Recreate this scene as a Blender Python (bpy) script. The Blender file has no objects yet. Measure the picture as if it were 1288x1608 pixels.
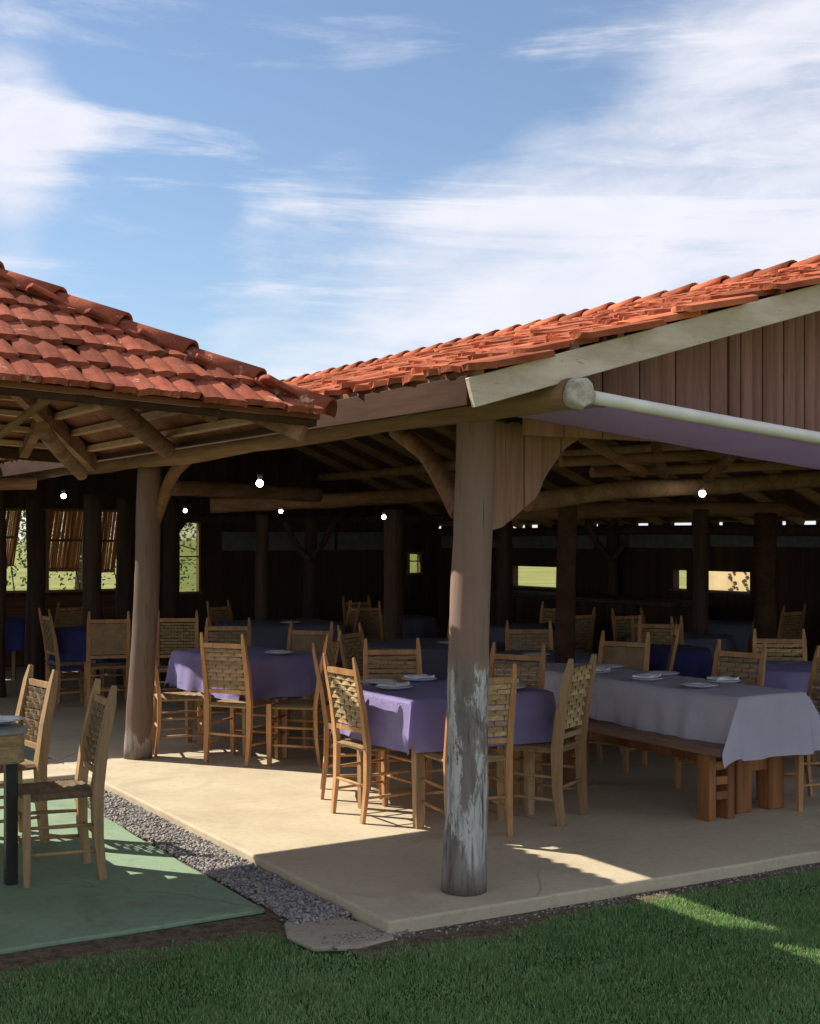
import bpy, math, random
import numpy as np
from mathutils import Vector, Matrix, noise as mnoise
R = math.radians
random.seed(7)
rng = np.random.default_rng(7)
S = bpy.context.scene
COL = S.collection

# ------------------------------------------------------------------ camera, sky, sun, exposure
F = 2150.0; HZ = 845.0; EYE = 1.7                      # focal length and horizon of the photograph, in its pixels
cam = bpy.data.cameras.new('camera'); co = bpy.data.objects.new('camera', cam); COL.objects.link(co)
co.location = (0, 0, EYE); co.rotation_euler = (R(90), 0, 0)
cam.sensor_fit = 'HORIZONTAL'; cam.sensor_width = 36; cam.lens = 36*F/1288; cam.shift_y = (HZ-804)/1288
cam.clip_start = .05; cam.clip_end = 3000
S.camera = co
SUN_EL = 42.0
SUN_AZ = (-.907, .406)                                 # horizontal direction towards the sun
w = bpy.data.worlds.new('World'); S.world = w; w.use_nodes = True
nt = w.node_tree; N = nt.nodes; L = nt.links
for n in list(N): N.remove(n)
def wn(t, **k):
    n = N.new(t)
    for a, b in k.items(): setattr(n, a, b)
    return n
def wmath(op, a, b=None, c=None, clamp=False):
    n = wn('ShaderNodeMath', operation=op, use_clamp=clamp)
    for i, q in enumerate((a, b, c)):
        if q is None: continue
        if isinstance(q, (int, float)): n.inputs[i].default_value = q
        else: L.new(q, n.inputs[i])
    return n.outputs[0]
sky = wn('ShaderNodeTexSky', sky_type='NISHITA', sun_disc=False, sun_elevation=R(SUN_EL), sun_rotation=math.atan2(SUN_AZ[0], SUN_AZ[1]))
sky.air_density = 1.0; sky.dust_density = .35; sky.ozone_density = 2.2; sky.altitude = 200
tc = wn('ShaderNodeTexCoord'); D = tc.outputs['Generated']
def blob(x, y, rad, soft):
    d = Vector(((x-644)/F, 1, (HZ-y)/F)).normalized()
    n = wn('ShaderNodeVectorMath', operation='DOT_PRODUCT'); L.new(D, n.inputs[0]); n.inputs[1].default_value = d
    m = wn('ShaderNodeMapRange', interpolation_type='SMOOTHERSTEP'); L.new(n.outputs['Value'], m.inputs[0])
    m.inputs[1].default_value = math.cos(R(rad+soft)); m.inputs[2].default_value = math.cos(R(max(rad-soft, 0)))
    return m.outputs[0]
def wnoise(scale, rot, sc, detail, rough, dist=0, off=(0, 0, 0)):
    mp = wn('ShaderNodeMapping'); L.new(D, mp.inputs[0]); mp.inputs['Rotation'].default_value = [R(a) for a in rot]
    mp.inputs['Scale'].default_value = sc; mp.inputs['Location'].default_value = off
    n = wn('ShaderNodeTexNoise'); L.new(mp.outputs[0], n.inputs['Vector']); n.inputs['Scale'].default_value = scale
    n.inputs['Detail'].default_value = detail; n.inputs['Roughness'].default_value = rough; n.inputs['Distortion'].default_value = dist
    return n.outputs['Fac']
n1 = wnoise(2.6, (0, -30, 0), (1, 1, 3.0), 12, .52, .4, (.3, .1, .9))
n2 = wnoise(6.0, (0, -30, 0), (.8, 1, 2.9), 12, .60, .5, (1.3, .5, .2))
n3 = wnoise(11.0, (0, -8, 0), (1, 1, 1.7), 10, .6, .6, (2.3, .5, .2))
n4 = wnoise(2.3, (0, -26, 0), (.9, 1, 7.5), 12, .62, 1.0, (.9, .2, 1.4)); ws = wn('ShaderNodeMapRange', interpolation_type='SMOOTHSTEP'); L.new(n4, ws.inputs[0])
ws.inputs[1].default_value = .44; ws.inputs[2].default_value = .72; ws.inputs[4].default_value = .50
m = wmath('ADD', wmath('MULTIPLY', n1, 1.15), ws.outputs[0])
m = wmath('ADD', m, wmath('MULTIPLY', n2, .78))
m = wmath('SUBTRACT', m, .24)
m = wmath('ADD', m, wmath('MULTIPLY', n3, .28))
for (x, y, rr, so, amt) in ((1180, 340, 5, 10, .14), (820, 440, 1, 7, .12), (1290, 120, 3, 8, .10), (30, 215, 1.2, 2.8, .30), (230, 290, .4, 2.6, .12), (420, 520, 1, 6, .12), (700, 520, 1, 5, .12), (480, 250, .3, 3.5, .12), (300, 60, 2, 6, -.20), (620, 60, 1, 7, -.12), (210, 390, 1, 4.4, -.26), (520, 410, .2, 3, -.08)):
    m = wmath('ADD', m, wmath('MULTIPLY', blob(x, y, rr, so), amt))
cr = wn('ShaderNodeMapRange', interpolation_type='SMOOTHSTEP'); L.new(m, cr.inputs[0])
cr.inputs[1].default_value = .66; cr.inputs[2].default_value = 1.32; cr.inputs[3].default_value = .07; cr.inputs[4].default_value = .92
hs = wn('ShaderNodeHueSaturation'); L.new(sky.outputs[0], hs.inputs['Color']); hs.inputs['Saturation'].default_value = 1.08; hs.inputs['Value'].default_value = .40
cc = wn('ShaderNodeMix', data_type='RGBA'); L.new(n3, cc.inputs[0]); cc.inputs[6].default_value = (2.55, 2.6, 2.9, 1); cc.inputs[7].default_value = (3.2, 3.18, 3.4, 1)
mx = wn('ShaderNodeMix', data_type='RGBA'); L.new(cr.outputs[0], mx.inputs[0]); L.new(hs.outputs[0], mx.inputs[6]); L.new(cc.outputs[2], mx.inputs[7])
bg = wn('ShaderNodeBackground'); L.new(mx.outputs[2], bg.inputs[0]); bg.inputs[1].default_value = .09
wo = wn('ShaderNodeOutputWorld'); L.new(bg.outputs[0], wo.inputs[0])
sl = bpy.data.lights.new('sun', 'SUN'); sl.energy = 2.0; sl.angle = R(.5); sl.color = (1, .93, .82)
so = bpy.data.objects.new('sun', sl); COL.objects.link(so); so.location = (-8, 4, 9)
ce = math.cos(R(SUN_EL))
so.rotation_euler = Vector((SUN_AZ[0]*ce, SUN_AZ[1]*ce, math.sin(R(SUN_EL)))).to_track_quat('Z', 'Y').to_euler()
S.view_settings.view_transform = 'Standard'; S.view_settings.look = 'None'; S.view_settings.gamma = 1
S.view_settings.use_curve_mapping = False; S.view_settings.exposure = 1.84
S.cycles.diffuse_bounces = 8; S.cycles.max_bounces = 16

# ------------------------------------------------------------------ materials
class NT:
    def __init__(s, name):
        s.m = bpy.data.materials.new(name); s.m.use_nodes = True; s.t = s.m.node_tree; s.n = s.t.nodes; s.l = s.t.links
        s.b = s.n['Principled BSDF']; s.out = s.n['Material Output']; s.tc = s.n.new('ShaderNodeTexCoord')
    def put(s, sock, v):
        if isinstance(v, (int, float)): sock.default_value = v
        elif isinstance(v, (tuple, list)): sock.default_value = tuple(v)+(1,) if len(v) == 3 and sock.type == 'RGBA' else v
        else: s.l.new(v, sock)
    def map(s, scale=(1, 1, 1), rot=(0, 0, 0), loc=(0, 0, 0), src='Object'):
        n = s.n.new('ShaderNodeMapping'); s.l.new(s.tc.outputs[src], n.inputs[0])
        n.inputs['Scale'].default_value = scale; n.inputs['Rotation'].default_value = rot; n.inputs['Location'].default_value = loc
        return n.outputs[0]
    def noise(s, scale, vec=None, detail=4, rough=.55, dist=0):
        n = s.n.new('ShaderNodeTexNoise'); n.inputs['Scale'].default_value = scale; n.inputs['Detail'].default_value = detail
        n.inputs['Roughness'].default_value = rough; n.inputs['Distortion'].default_value = dist
        s.l.new(vec if vec is not None else s.tc.outputs['Object'], n.inputs['Vector']); return n.outputs['Fac']
    def vor(s, scale, vec=None, out='Distance', feature='F1'):
        n = s.n.new('ShaderNodeTexVoronoi'); n.feature = feature; n.inputs['Scale'].default_value = scale
        s.l.new(vec if vec is not None else s.tc.outputs['Object'], n.inputs['Vector']); return n.outputs[out]
    def rng(s, v, a, b, c=0., d=1., smooth=True):
        n = s.n.new('ShaderNodeMapRange'); n.interpolation_type = 'SMOOTHSTEP' if smooth else 'LINEAR'
        s.put(n.inputs[0], v)
        for i, q in enumerate((a, b, c, d)): n.inputs[i+1].default_value = q
        return n.outputs[0]
    def mix(s, f, a, b, mode='MIX'):
        n = s.n.new('ShaderNodeMix'); n.data_type = 'RGBA'; n.blend_type = mode
        s.put(n.inputs[0], f); s.put(n.inputs[6], a); s.put(n.inputs[7], b); return n.outputs[2]
    def math(s, op, a, b=None):
        n = s.n.new('ShaderNodeMath'); n.operation = op; s.put(n.inputs[0], a)
        if b is not None: s.put(n.inputs[1], b)
        return n.outputs[0]
    def sep(s, src='Object'):
        n = s.n.new('ShaderNodeSeparateXYZ'); s.l.new(s.tc.outputs[src], n.inputs[0]); return n.outputs
    def rand(s):
        n = s.n.new('ShaderNodeObjectInfo'); return n.outputs['Random']
    def bump(s, h, strength=.4, dist=.01):
        n = s.n.new('ShaderNodeBump'); n.inputs['Strength'].default_value = strength; n.inputs['Distance'].default_value = dist
        s.put(n.inputs['Height'], h); s.l.new(n.outputs[0], s.b.inputs['Normal'])
    def fin(s, col, rough=.7, spec=.3):
        s.put(s.b.inputs['Base Color'], col); s.put(s.b.inputs['Roughness'], rough); s.b.inputs['Specular IOR Level'].default_value = spec
        return s.m
def hsv(t, col, v):
    n = t.n.new('ShaderNodeHueSaturation'); t.put(n.inputs['Color'], col); t.put(n.inputs['Value'], v); return n.outputs[0]

def wood(name, c1, c2, axis='z', scale=14, rough=.65, randv=.25, knots=True):
    t = NT(name); sc = {'x': (.08, 1, 1), 'y': (1, .08, 1), 'z': (1, 1, .08)}[axis]
    v = t.map(sc); r = t.rand()
    off = t.n.new('ShaderNodeVectorMath'); off.operation = 'ADD'; t.l.new(v, off.inputs[0]); t.l.new(t.math('MULTIPLY', r, 37.), off.inputs[1]); v = off.outputs[0]
    g = t.noise(scale, v, 6, .62, .6); g2 = t.noise(scale*6, v, 3, .6)
    c = t.mix(t.rng(g, .32, .68), c1, c2)
    c = t.mix(t.math('MULTIPLY', t.rng(g2, .35, .7), .35), c, tuple(x*.45 for x in c1))
    c = hsv(t, c, t.rng(r, 0, 1, 1-randv, 1+randv, False))
    t.bump(t.math('ADD', g, t.math('MULTIPLY', g2, .5)), .45, .004)
    return t.fin(c, max(rough, .8) if name in ('fascia', 'board', 'log', 'rafter', 'pav_deck') else rough, .08 if name in ('fascia', 'board', 'log', 'rafter', 'pav_deck') else .25)
M = {}
M['chair_wood'] = wood('chair_wood', (.42, .20, .082), (.60, .33, .15), 'z', 10, .5, .15)
M['chair_tan'] = wood('chair_tan', (.36, .22, .105), (.50, .32, .165), 'z', 10, .6, .12)
M['trestle'] = wood('trestle', (.24, .085, .03), (.40, .17, .065), 'z', 6, .55, .12)
M['bench_top'] = wood('bench_top', (.22, .12, .085), (.34, .2, .15), 'y', 6, .6, .1)
M['pale_rafter'] = wood('pale_rafter', (.38, .23, .15), (.52, .34, .23), 'x', 8, .75, .2)
M['rafter'] = wood('rafter', (.20, .10, .06), (.34, .19, .12), 'x', 8, .75, .2)
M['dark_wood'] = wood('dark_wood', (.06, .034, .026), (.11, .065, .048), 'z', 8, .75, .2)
M['log'] = wood('log', (.22, .125, .07), (.34, .21, .12), 'y', 5, .7, .1)
M['fascia'] = wood('fascia', (.05, .025, .016), (.085, .045, .028), 'y', 5, .7, .05)
M['board'] = wood('board', (.29, .155, .115), (.38, .215, .165), 'z', 7, .6, .06)
M['deck'] = wood('deck', (.11, .055, .038), (.19, .10, .065), 'x', 9, .8, .1)
M['pav_deck'] = wood('pav_deck', (.20, .075, .045), (.30, .125, .078), 'x', 9, .8, .1)
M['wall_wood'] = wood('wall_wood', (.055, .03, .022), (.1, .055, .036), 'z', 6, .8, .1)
M['lower_wall'] = wood('lower_wall', (.10, .05, .03), (.2, .1, .055), 'x', 6, .8, .1)
M['window_frame'] = wood('window_frame', (.2, .11, .06), (.32, .19, .11), 'z', 6, .6, .1)

def clay(name, c1, c2, pale, dark, paleamt):
    t = NT(name); g = t.tc.outputs['Object']; ge = t.n.new('ShaderNodeNewGeometry'); pos = ge.outputs['Position']
    r = t.rand()
    n = t.noise(9, pos, 6, .65); f = t.noise(60, pos, 4, .7); big = t.noise(1.7, pos, 3, .5)
    isl = ge.outputs['Random Per Island']
    rr = t.math('FRACT', t.math('ADD', t.math('MULTIPLY', isl, 1.), t.math('MULTIPLY', r, 7.3)))
    c = t.mix(t.rng(n, .3, .7), c1, c2)
    c = t.mix(t.rng(big, .45, .7, 0, .45), c, dark)
    c = t.mix(t.rng(t.noise(10, pos, 6, .72), .60 if paleamt > .5 else .6, .70 if paleamt > .5 else .74, 0, paleamt), c, pale)
    c = t.mix(t.rng(f, .55, .8, 0, .6), c, tuple(x*.4 for x in c1))
    c = hsv(t, c, t.rng(rr, 0, 1, .58, 1.28, False))
    t.bump(t.math('ADD', n, t.math('MULTIPLY', f, .6)), .7, .008)
    return t.fin(c, .95, .1)
M['clay'] = clay('orange_clay', (.36, .095, .045), (.52, .16, .078), (.62, .32, .2), (.25, .07, .04), .35)
M['clay_dark'] = clay('red_clay', (.235, .060, .033), (.32, .095, .052), (.66, .42, .32), (.2, .05, .032), .9)

def concrete(name, c1, c2, stain, grit=.15):
    t = NT(name); a = t.noise(1.6, None, 7, .6, .4); b = t.noise(18, None, 5, .65); f = t.noise(150, None, 2, .6)
    c = t.mix(t.rng(a, .3, .7), c1, c2)
    c = t.mix(t.rng(t.noise(.9, t.map(loc=(4, 2, 0)), 8, .7, 1.2), .50, .66, 0, .7), c, stain)
    c = t.mix(t.rng(b, .48, .72, 0, .5), c, stain)
    ck = t.n.new('ShaderNodeVectorMath'); ck.operation = 'ADD'; t.l.new(t.tc.outputs['Object'], ck.inputs[0]); wn_ = t.n.new('ShaderNodeTexNoise'); wn_.inputs['Scale'].default_value = 3; wn_.inputs['Detail'].default_value = 6; t.l.new(wn_.outputs['Color'], ck.inputs[1])
    crk = t.math('MULTIPLY', t.rng(t.vor(.55, ck.outputs[0], 'Distance', 'DISTANCE_TO_EDGE'), .0, .006, 1, 0), t.rng(t.noise(.8, t.map(loc=(7, 1, 0)), 2), .5, .6))
    c = t.mix(t.math('MULTIPLY', crk, .6), c, tuple(x*.35 for x in c1))
    c = t.mix(t.rng(f, .6, .8, 0, grit*2), c, tuple(x*.5 for x in c1))
    c = t.mix(t.math('MULTIPLY', t.rng(t.noise(5, None, 8, .75, 2.), .56, .62), .35), c, stain); c = t.mix(t.rng(t.noise(46, None, 2, .5), .70, .74, 0, .55), c, tuple(x*.55 for x in stain))
    cr = t.vor(1.1, t.map(scale=(1, 1, 1), loc=(.3, .2, 0)), 'Distance', 'DISTANCE_TO_EDGE')
    t.bump(t.math('ADD', t.math('MULTIPLY', b, .5), t.math('MULTIPLY', f, .35)), .35, .006)
    return t.fin(c, t.rng(a, .3, .7, .62, .85), .3)
M['concrete'] = concrete('worn_concrete', (.53, .44, .30), (.60, .51, .35), (.43, .35, .24))
def patio_dirt():
    m_ = concrete('green_painted_concrete', (.22, .32, .20), (.265, .365, .235), (.18, .22, .14), .08); return m_
M['green_floor'] = patio_dirt() if True else concrete('green_painted_concrete', (.28, .40, .26), (.33, .45, .295), (.21, .31, .20), .06)
M['grey_floor'] = concrete('grey_green_concrete', (.19, .22, .18), (.25, .28, .23), (.13, .15, .12), .1)  # shade on the rear terrace slab, put into a darker grey-green colour
M['stone'] = concrete('path_stone', (.36, .31, .23), (.44, .38, .28), (.25, .21, .155))

t = NT('lawn_ground'); a = t.noise(.35, None, 5, .6); b = t.noise(14, None, 4, .7)
c = t.mix(t.rng(a, .35, .65), (.20, .21, .06), (.30, .29, .10)); c = t.mix(t.rng(b, .4, .7, 0, .6), c, (.09, .13, .03))
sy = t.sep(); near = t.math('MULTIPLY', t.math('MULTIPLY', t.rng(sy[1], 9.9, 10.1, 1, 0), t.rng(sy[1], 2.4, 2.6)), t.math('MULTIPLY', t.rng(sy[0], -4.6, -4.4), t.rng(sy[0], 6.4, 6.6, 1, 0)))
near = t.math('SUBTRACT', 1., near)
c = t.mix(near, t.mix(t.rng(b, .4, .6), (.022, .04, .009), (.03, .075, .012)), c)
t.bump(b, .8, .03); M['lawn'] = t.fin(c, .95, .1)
t = NT('grass_blade'); ge = t.n.new('ShaderNodeNewGeometry')
r = ge.outputs['Random Per Island']; pn = t.noise(1.3, ge.outputs['Position'], 4, .6)
c = t.mix(t.rng(pn, .35, .65), (.16, .32, .095), (.24, .40, .145))
c = t.mix(t.rng(r, .84, .9, 0, .85), c, (.42, .42, .20)); c = t.mix(t.rng(t.noise(5, ge.outputs['Position'], 3, .6), .52, .68, 0, .55), c, (.22, .30, .10)); c = hsv(t, c, t.rng(r, 0, .9, .65, 1.3, False))
M['blade'] = t.fin(c, .55, .35)
tr = t.n.new('ShaderNodeBsdfTranslucent'); t.l.new(c, tr.inputs[0]); ms = t.n.new('ShaderNodeMixShader'); ms.inputs[0].default_value = .45
t.l.new(t.b.outputs[0], ms.inputs[1]); t.l.new(tr.outputs[0], ms.inputs[2]); t.l.new(ms.outputs[0], t.out.inputs[0])
t = NT('bare_soil'); a = t.noise(25, None, 6, .75); b = t.noise(140, None, 3, .7)
c = t.mix(t.rng(a, .35, .65), (.13, .09, .06), (.30, .225, .155)); c = t.mix(t.rng(b, .62, .75), c, (.28, .24, .19))
t.bump(t.math('ADD', a, b), 1., .02); M['soil'] = t.fin(c, .95, .1)
t = NT('pebble'); ge = t.n.new('ShaderNodeNewGeometry'); r = ge.outputs['Random Per Island']
c = t.mix(r, (.17, .16, .16), (.52, .48, .44)); c = t.mix(t.rng(t.noise(90), .4, .7), c, (.10, .09, .09)); c = t.mix(t.rng(r, .88, .9), c, (.42, .35, .28))
M['pebble'] = t.fin(c, .8, .3)

def fabric(name, c1, c2, sc=220):
    t = NT(name); a = t.noise(3, None, 4, .6)
    wv = t.n.new('ShaderNodeTexWave'); wv.inputs['Scale'].default_value = sc; wv.inputs['Distortion'].default_value = 1.; t.l.new(t.tc.outputs['Object'], wv.inputs[0])
    c = t.mix(t.rng(a, .3, .7), c1, c2); cr2 = t.noise(5, None, 7, .62, 1.4)
    t.bump(t.math('ADD', t.math('MULTIPLY', wv.outputs['Fac'], .08), t.math('MULTIPLY', cr2, 1.)), .55, .03)
    m_ = t.fin(c, .85, .15)
    t.b.inputs['Sheen Weight'].default_value = .15
    tr = t.n.new('ShaderNodeBsdfTranslucent'); t.l.new(c, tr.inputs[0]); ms = t.n.new('ShaderNodeMixShader'); ms.inputs[0].default_value = .3
    t.l.new(t.b.outputs[0], ms.inputs[1]); t.l.new(tr.outputs[0], ms.inputs[2]); t.l.new(ms.outputs[0], t.out.inputs[0])
    return m_
M['purple'] = fabric('purple_cloth', (.37, .31, .62), (.44, .38, .70))
M['awning'] = fabric('purple_awning', (.66, .42, .80), (.72, .48, .86))
M['lavender'] = fabric('lavender_white_cloth', (.72, .67, .80), (.78, .74, .86))
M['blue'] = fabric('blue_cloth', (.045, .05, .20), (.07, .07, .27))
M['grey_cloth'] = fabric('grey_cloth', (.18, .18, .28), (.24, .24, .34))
M['cream_cloth'] = fabric('cream_cloth', (.6, .5, .3), (.7, .58, .36))

def plain(name, c, rough=.5, spec=.4, metal=0, nscale=12, var=.18):
    t = NT(name); a = t.noise(nscale, None, 5, .6)
    cc_ = t.mix(t.rng(a, .3, .7), tuple(x*(1-var) for x in c), tuple(min(1, x*(1+var)) for x in c)); t.b.inputs['Metallic'].default_value = metal
    t.bump(a, .15, .003); return t.fin(cc_, rough, spec)
M['china'] = plain('white_china', (.78, .78, .8), .25, .5, 0, 3, .03)
M['napkin'] = plain('white_napkin', (.76, .76, .8), .8, .2)
M['black_metal'] = plain('black_painted_metal', (.02, .02, .02), .45)
M['lamp_cap'] = plain('lamp_cap', (.12, .12, .12), .5)
M['grey_top'] = plain('grey_table_top', (.30, .29, .28), .5)
M['grey_panel'] = plain('grey_panel', (.16, .17, .19), .7)
M['steel'] = plain('steel', (.45, .46, .5), .3, .5, .9)
M['rattan_fabric'] = plain('tan_backrest', (.30, .19, .10), .8)
M['cream_wall'] = plain('cream_wall', (.62, .47, .25), .9, .2, 0, 4, .12)
M['motif'] = plain('brown_motif', (.14, .09, .045), .9)
t = NT('lit_bulb'); t.b.inputs['Emission Color'].default_value = (1, .97, .92, 1); t.b.inputs['Emission Strength'].default_value = 9; M['bulb'] = t.fin((.9, .9, .9), .4)
t = NT('weathered_white_paint'); v = t.map((1, 1, 1)); a = t.noise(9, t.map((.25, .25, 1)), 6, .65); b = t.noise(45, t.map((.3, .3, 1)), 4, .7)
c = t.mix(t.rng(a, .3, .7), (.50, .40, .31), (.68, .58, .47)); c = t.mix(t.rng(b, .62, .72, 0, .7), c, (.27, .22, .17)); c = t.mix(t.rng(t.noise(2.3, None, 6, .7, .5), .56, .70, 0, .5), c, (.34, .27, .21))
t.bump(b, .5, .004); M['old_white'] = t.fin(c, .75, .2)
M['white_paint'] = plain('white_pole_paint', (.78, .74, .70), .5, .3, 0, 6, .08)
t = NT('log_end'); a = t.noise(20, None, 6, .7); c = t.mix(t.rng(a, .3, .7), (.30, .26, .22), (.60, .54, .47)); t.bump(a, .7, .01); M['log_end'] = t.fin(c, .85)

def post_mat(name, ztop, k=1.):
    t = NT(name); s_ = t.sep(); z = s_[2]
    g = t.noise(7, t.map((1, 1, .12)), 6, .65, .5); fn = t.noise(40, t.map((1, 1, .1)), 4, .7)
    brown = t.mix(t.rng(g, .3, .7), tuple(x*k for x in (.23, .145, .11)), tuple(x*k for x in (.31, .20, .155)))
    worn = t.mix(t.rng(g, .35, .65), (.17, .14, .12), (.34, .30, .27)); worn = t.mix(t.rng(fn, .5, .7), worn, (.07, .05, .04))
    white = t.mix(t.rng(fn, .42, .66), (.60, .57, .53), (.22, .19, .17))
    pn = t.noise(3.2, t.map((1.6, 1.6, .5), loc=(2.2, 1.4, .3)), 14, .72, .2)
    zz = t.math('ADD', z, t.math('MULTIPLY', t.math('SUBTRACT', pn, .5), .8))
    c = t.mix(t.rng(zz, ztop*.82, ztop, 1, 0), brown, worn)
    wm = t.math('MULTIPLY', t.rng(pn, .50, .53), t.math('MULTIPLY', t.rng(zz, .12, .3), t.rng(zz, ztop*.93, ztop, 1, 0)))
    c = t.mix(wm, c, white)
    c = t.mix(t.rng(z, 0, .16, .55, 0), c, (.1, .075, .055))
    cra = t.rng(t.noise(26, t.map((2, 2, .05)), 4, .6), .63, .70); c = t.mix(t.math('MULTIPLY', cra, .7), c, (.05, .035, .03))
    t.bump(t.math('ADD', g, t.math('SUBTRACT', t.math('MULTIPLY', fn, .5), cra)), .6, .008)
    return t.fin(c, .7, .3)
M['post_front'] = post_mat('peeling_post', 1.15)
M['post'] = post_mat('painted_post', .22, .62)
def weave_mat(name, c1, c2):
    t = NT(name); a = t.noise(35, t.map((.25, 1, 1)), 4, .7); b = t.noise(160, t.map((.15, 1, 1)), 3, .7)
    c = t.mix(t.rng(a, .3, .7), c1, c2); c = t.mix(t.rng(b, .5, .75, 0, .6), c, tuple(x*.35 for x in c1)); c = hsv(t, c, t.rng(t.rand(), 0, 1, .75, 1.25, False))
    t.bump(t.math('ADD', a, b), .6, .004); return t.fin(c, .8, .2)
M['straw'] = weave_mat('straw', (.27, .17, .08), (.44, .30, .15))
M['straw_light'] = weave_mat('light_straw', (.38, .25, .11), (.56, .4, .2))
M['straw_dark'] = weave_mat('dark_straw', (.15, .10, .06), (.26, .18, .10))
t = NT('window_glass'); t.b.inputs['Transmission Weight'].default_value = .0; M['glass'] = t.fin((.75, .8, .7), .05)
tr = t.n.new('ShaderNodeBsdfTransparent'); tr.inputs[0].default_value = (.80, .84, .74, 1); ms = t.n.new('ShaderNodeMixShader'); ms.inputs[0].default_value = .12
t.b.inputs['Roughness'].default_value = .08; t.l.new(tr.outputs[0], ms.inputs[1]); t.l.new(t.b.outputs[0], ms.inputs[2]); t.l.new(ms.outputs[0], t.out.inputs[0])
t = NT('tree_leaf'); r = t.n.new('ShaderNodeNewGeometry').outputs['Random Per Island']; c = t.mix(r, (.05, .10, .02), (.15, .21, .05)); M['leaf'] = t.fin(c, .6)
M['bark'] = wood('bark', (.1, .07, .05), (.2, .15, .11), 'z', 10, .9, .1)

# ------------------------------------------------------------------ geometry helpers
class MB:
    def __init__(s): s.v = []; s.f = []; s.mi = []; s.cur = 0
    def add(s, vs, fs):
        o = len(s.v); s.v += [tuple(p) for p in vs]; s.f += [tuple(i+o for i in f) for f in fs]; s.mi += [s.cur]*len(fs); return s
    def box(s, c, size, mat=None, taper=1.0):
        hx, hy, hz = [a/2 for a in size]; vs = []
        for z in (-1, 1):
            k = taper if z < 0 else 1
            for x, y in ((-1, -1), (1, -1), (1, 1), (-1, 1)): vs.append(Vector((x*hx*k, y*hy*k, z*hz)))
        if mat is not None: vs = [mat @ p for p in vs]
        c = Vector(c); return s.add([p+c for p in vs], [(3, 2, 1, 0), (4, 5, 6, 7), (0, 1, 5, 4), (1, 2, 6, 5), (2, 3, 7, 6), (3, 0, 4, 7)])
    def bar(s, a, b, wd, ht, up=(0, 0, 1)):      # rectangular bar from a to b
        a = Vector(a); b = Vector(b); d = (b-a).normalized(); up = Vector(up)
        x = d.cross(up).normalized(); z = x.cross(d).normalized()
        vs = []
        for p in (a, b):
            for i, j in ((-1, -1), (1, -1), (1, 1), (-1, 1)): vs.append(p+x*i*wd/2+z*j*ht/2)
        return s.add(vs, [(0, 1, 2, 3), (7, 6, 5, 4), (4, 5, 1, 0), (5, 6, 2, 1), (6, 7, 3, 2), (7, 4, 0, 3)])
    def tube(s, pts, rad, n=8, jit=0, seed=0, flat=1.0, up=(0, 0, 1), square=False):
        pts = [Vector(p) for p in pts]; m_ = len(pts)
        if not isinstance(rad, (list, tuple)): rad = [rad]*m_
        vs = []; fs = []
        for i, p in enumerate(pts):
            d = (pts[min(i+1, m_-1)]-pts[max(i-1, 0)]).normalized()
            u_ = Vector(up) if abs(d.dot(Vector(up))) < .95 else Vector((0, 1, 0))
            x = d.cross(u_).normalized(); y = x.cross(d).normalized()
            for k in range(n):
                a = 2*math.pi*k/n + (math.pi/4 if square else 0)
                q = x*math.cos(a)+y*math.sin(a)*flat; r_ = rad[i]
                if square: r_ *= 1/max(abs(math.cos(a)), abs(math.sin(a)))*.9 if n > 4 else 1.2
                if jit: r_ *= 1+jit*mnoise.noise(q*1.4+Vector((seed*3.1, 0, 0))+p*2.2)+jit*.5*mnoise.noise(q*4+p*6+Vector((seed, 5, 2)))
                vs.append(p+q*r_)
        for i in range(m_-1):
            for k in range(n):
                k2 = (k+1) % n; fs.append((i*n+k, i*n+k2, (i+1)*n+k2, (i+1)*n+k))
        fs.append(tuple(range(n-1, -1, -1))); fs.append(tuple((m_-1)*n+k for k in range(n)))
        return s.add(vs, fs)
    def lathe(s, prof, n=20, c=(0, 0, 0)):
        vs = []; fs = []; c = Vector(c)
        for r_, z in prof:
            for k in range(n): a = 2*math.pi*k/n; vs.append(c+Vector((r_*math.cos(a), r_*math.sin(a), z)))
        for i in range(len(prof)-1):
            for k in range(n): k2 = (k+1) % n; fs.append((i*n+k, i*n+k2, (i+1)*n+k2, (i+1)*n+k))
        fs.append(tuple(range(n-1, -1, -1))); fs.append(tuple((len(prof)-1)*n+k for k in range(n)))
        return s.add(vs, fs)
    def mesh(s, name, mats, smooth=False):
        me = bpy.data.meshes.new(name); me.from_pydata(s.v, [], s.f)
        for m_ in (mats if isinstance(mats, (list, tuple)) else [mats]): me.materials.append(m_)
        if any(s.mi): me.polygons.foreach_set('material_index', s.mi)
        if smooth: me.polygons.foreach_set('use_smooth', [len(f) <= 4 for f in s.f])
        me.update(); return me
    def obj(s, name, mats, parent=None, smooth=False, **k): return mk(name, s.mesh(name, mats, smooth), parent, **k)
def mk(name, me, parent=None, loc=None, rot=None, label=None, cat=None, group=None, kind=None):
    o = bpy.data.objects.new(name, me); COL.objects.link(o)
    if parent is not None: o.parent = parent
    if loc is not None: o.location = loc
    if rot is not None: o.rotation_euler = rot
    if label: o['label'] = label
    if cat: o['category'] = cat
    if group: o['group'] = group
    if kind: o['kind'] = kind
    return o
def bevel(o, wd=.004, seg=1):
    b = o.modifiers.new('bevel', 'BEVEL'); b.width = wd; b.segments = seg; b.limit_method = 'ANGLE'; b.angle_limit = R(40); return o
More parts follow.
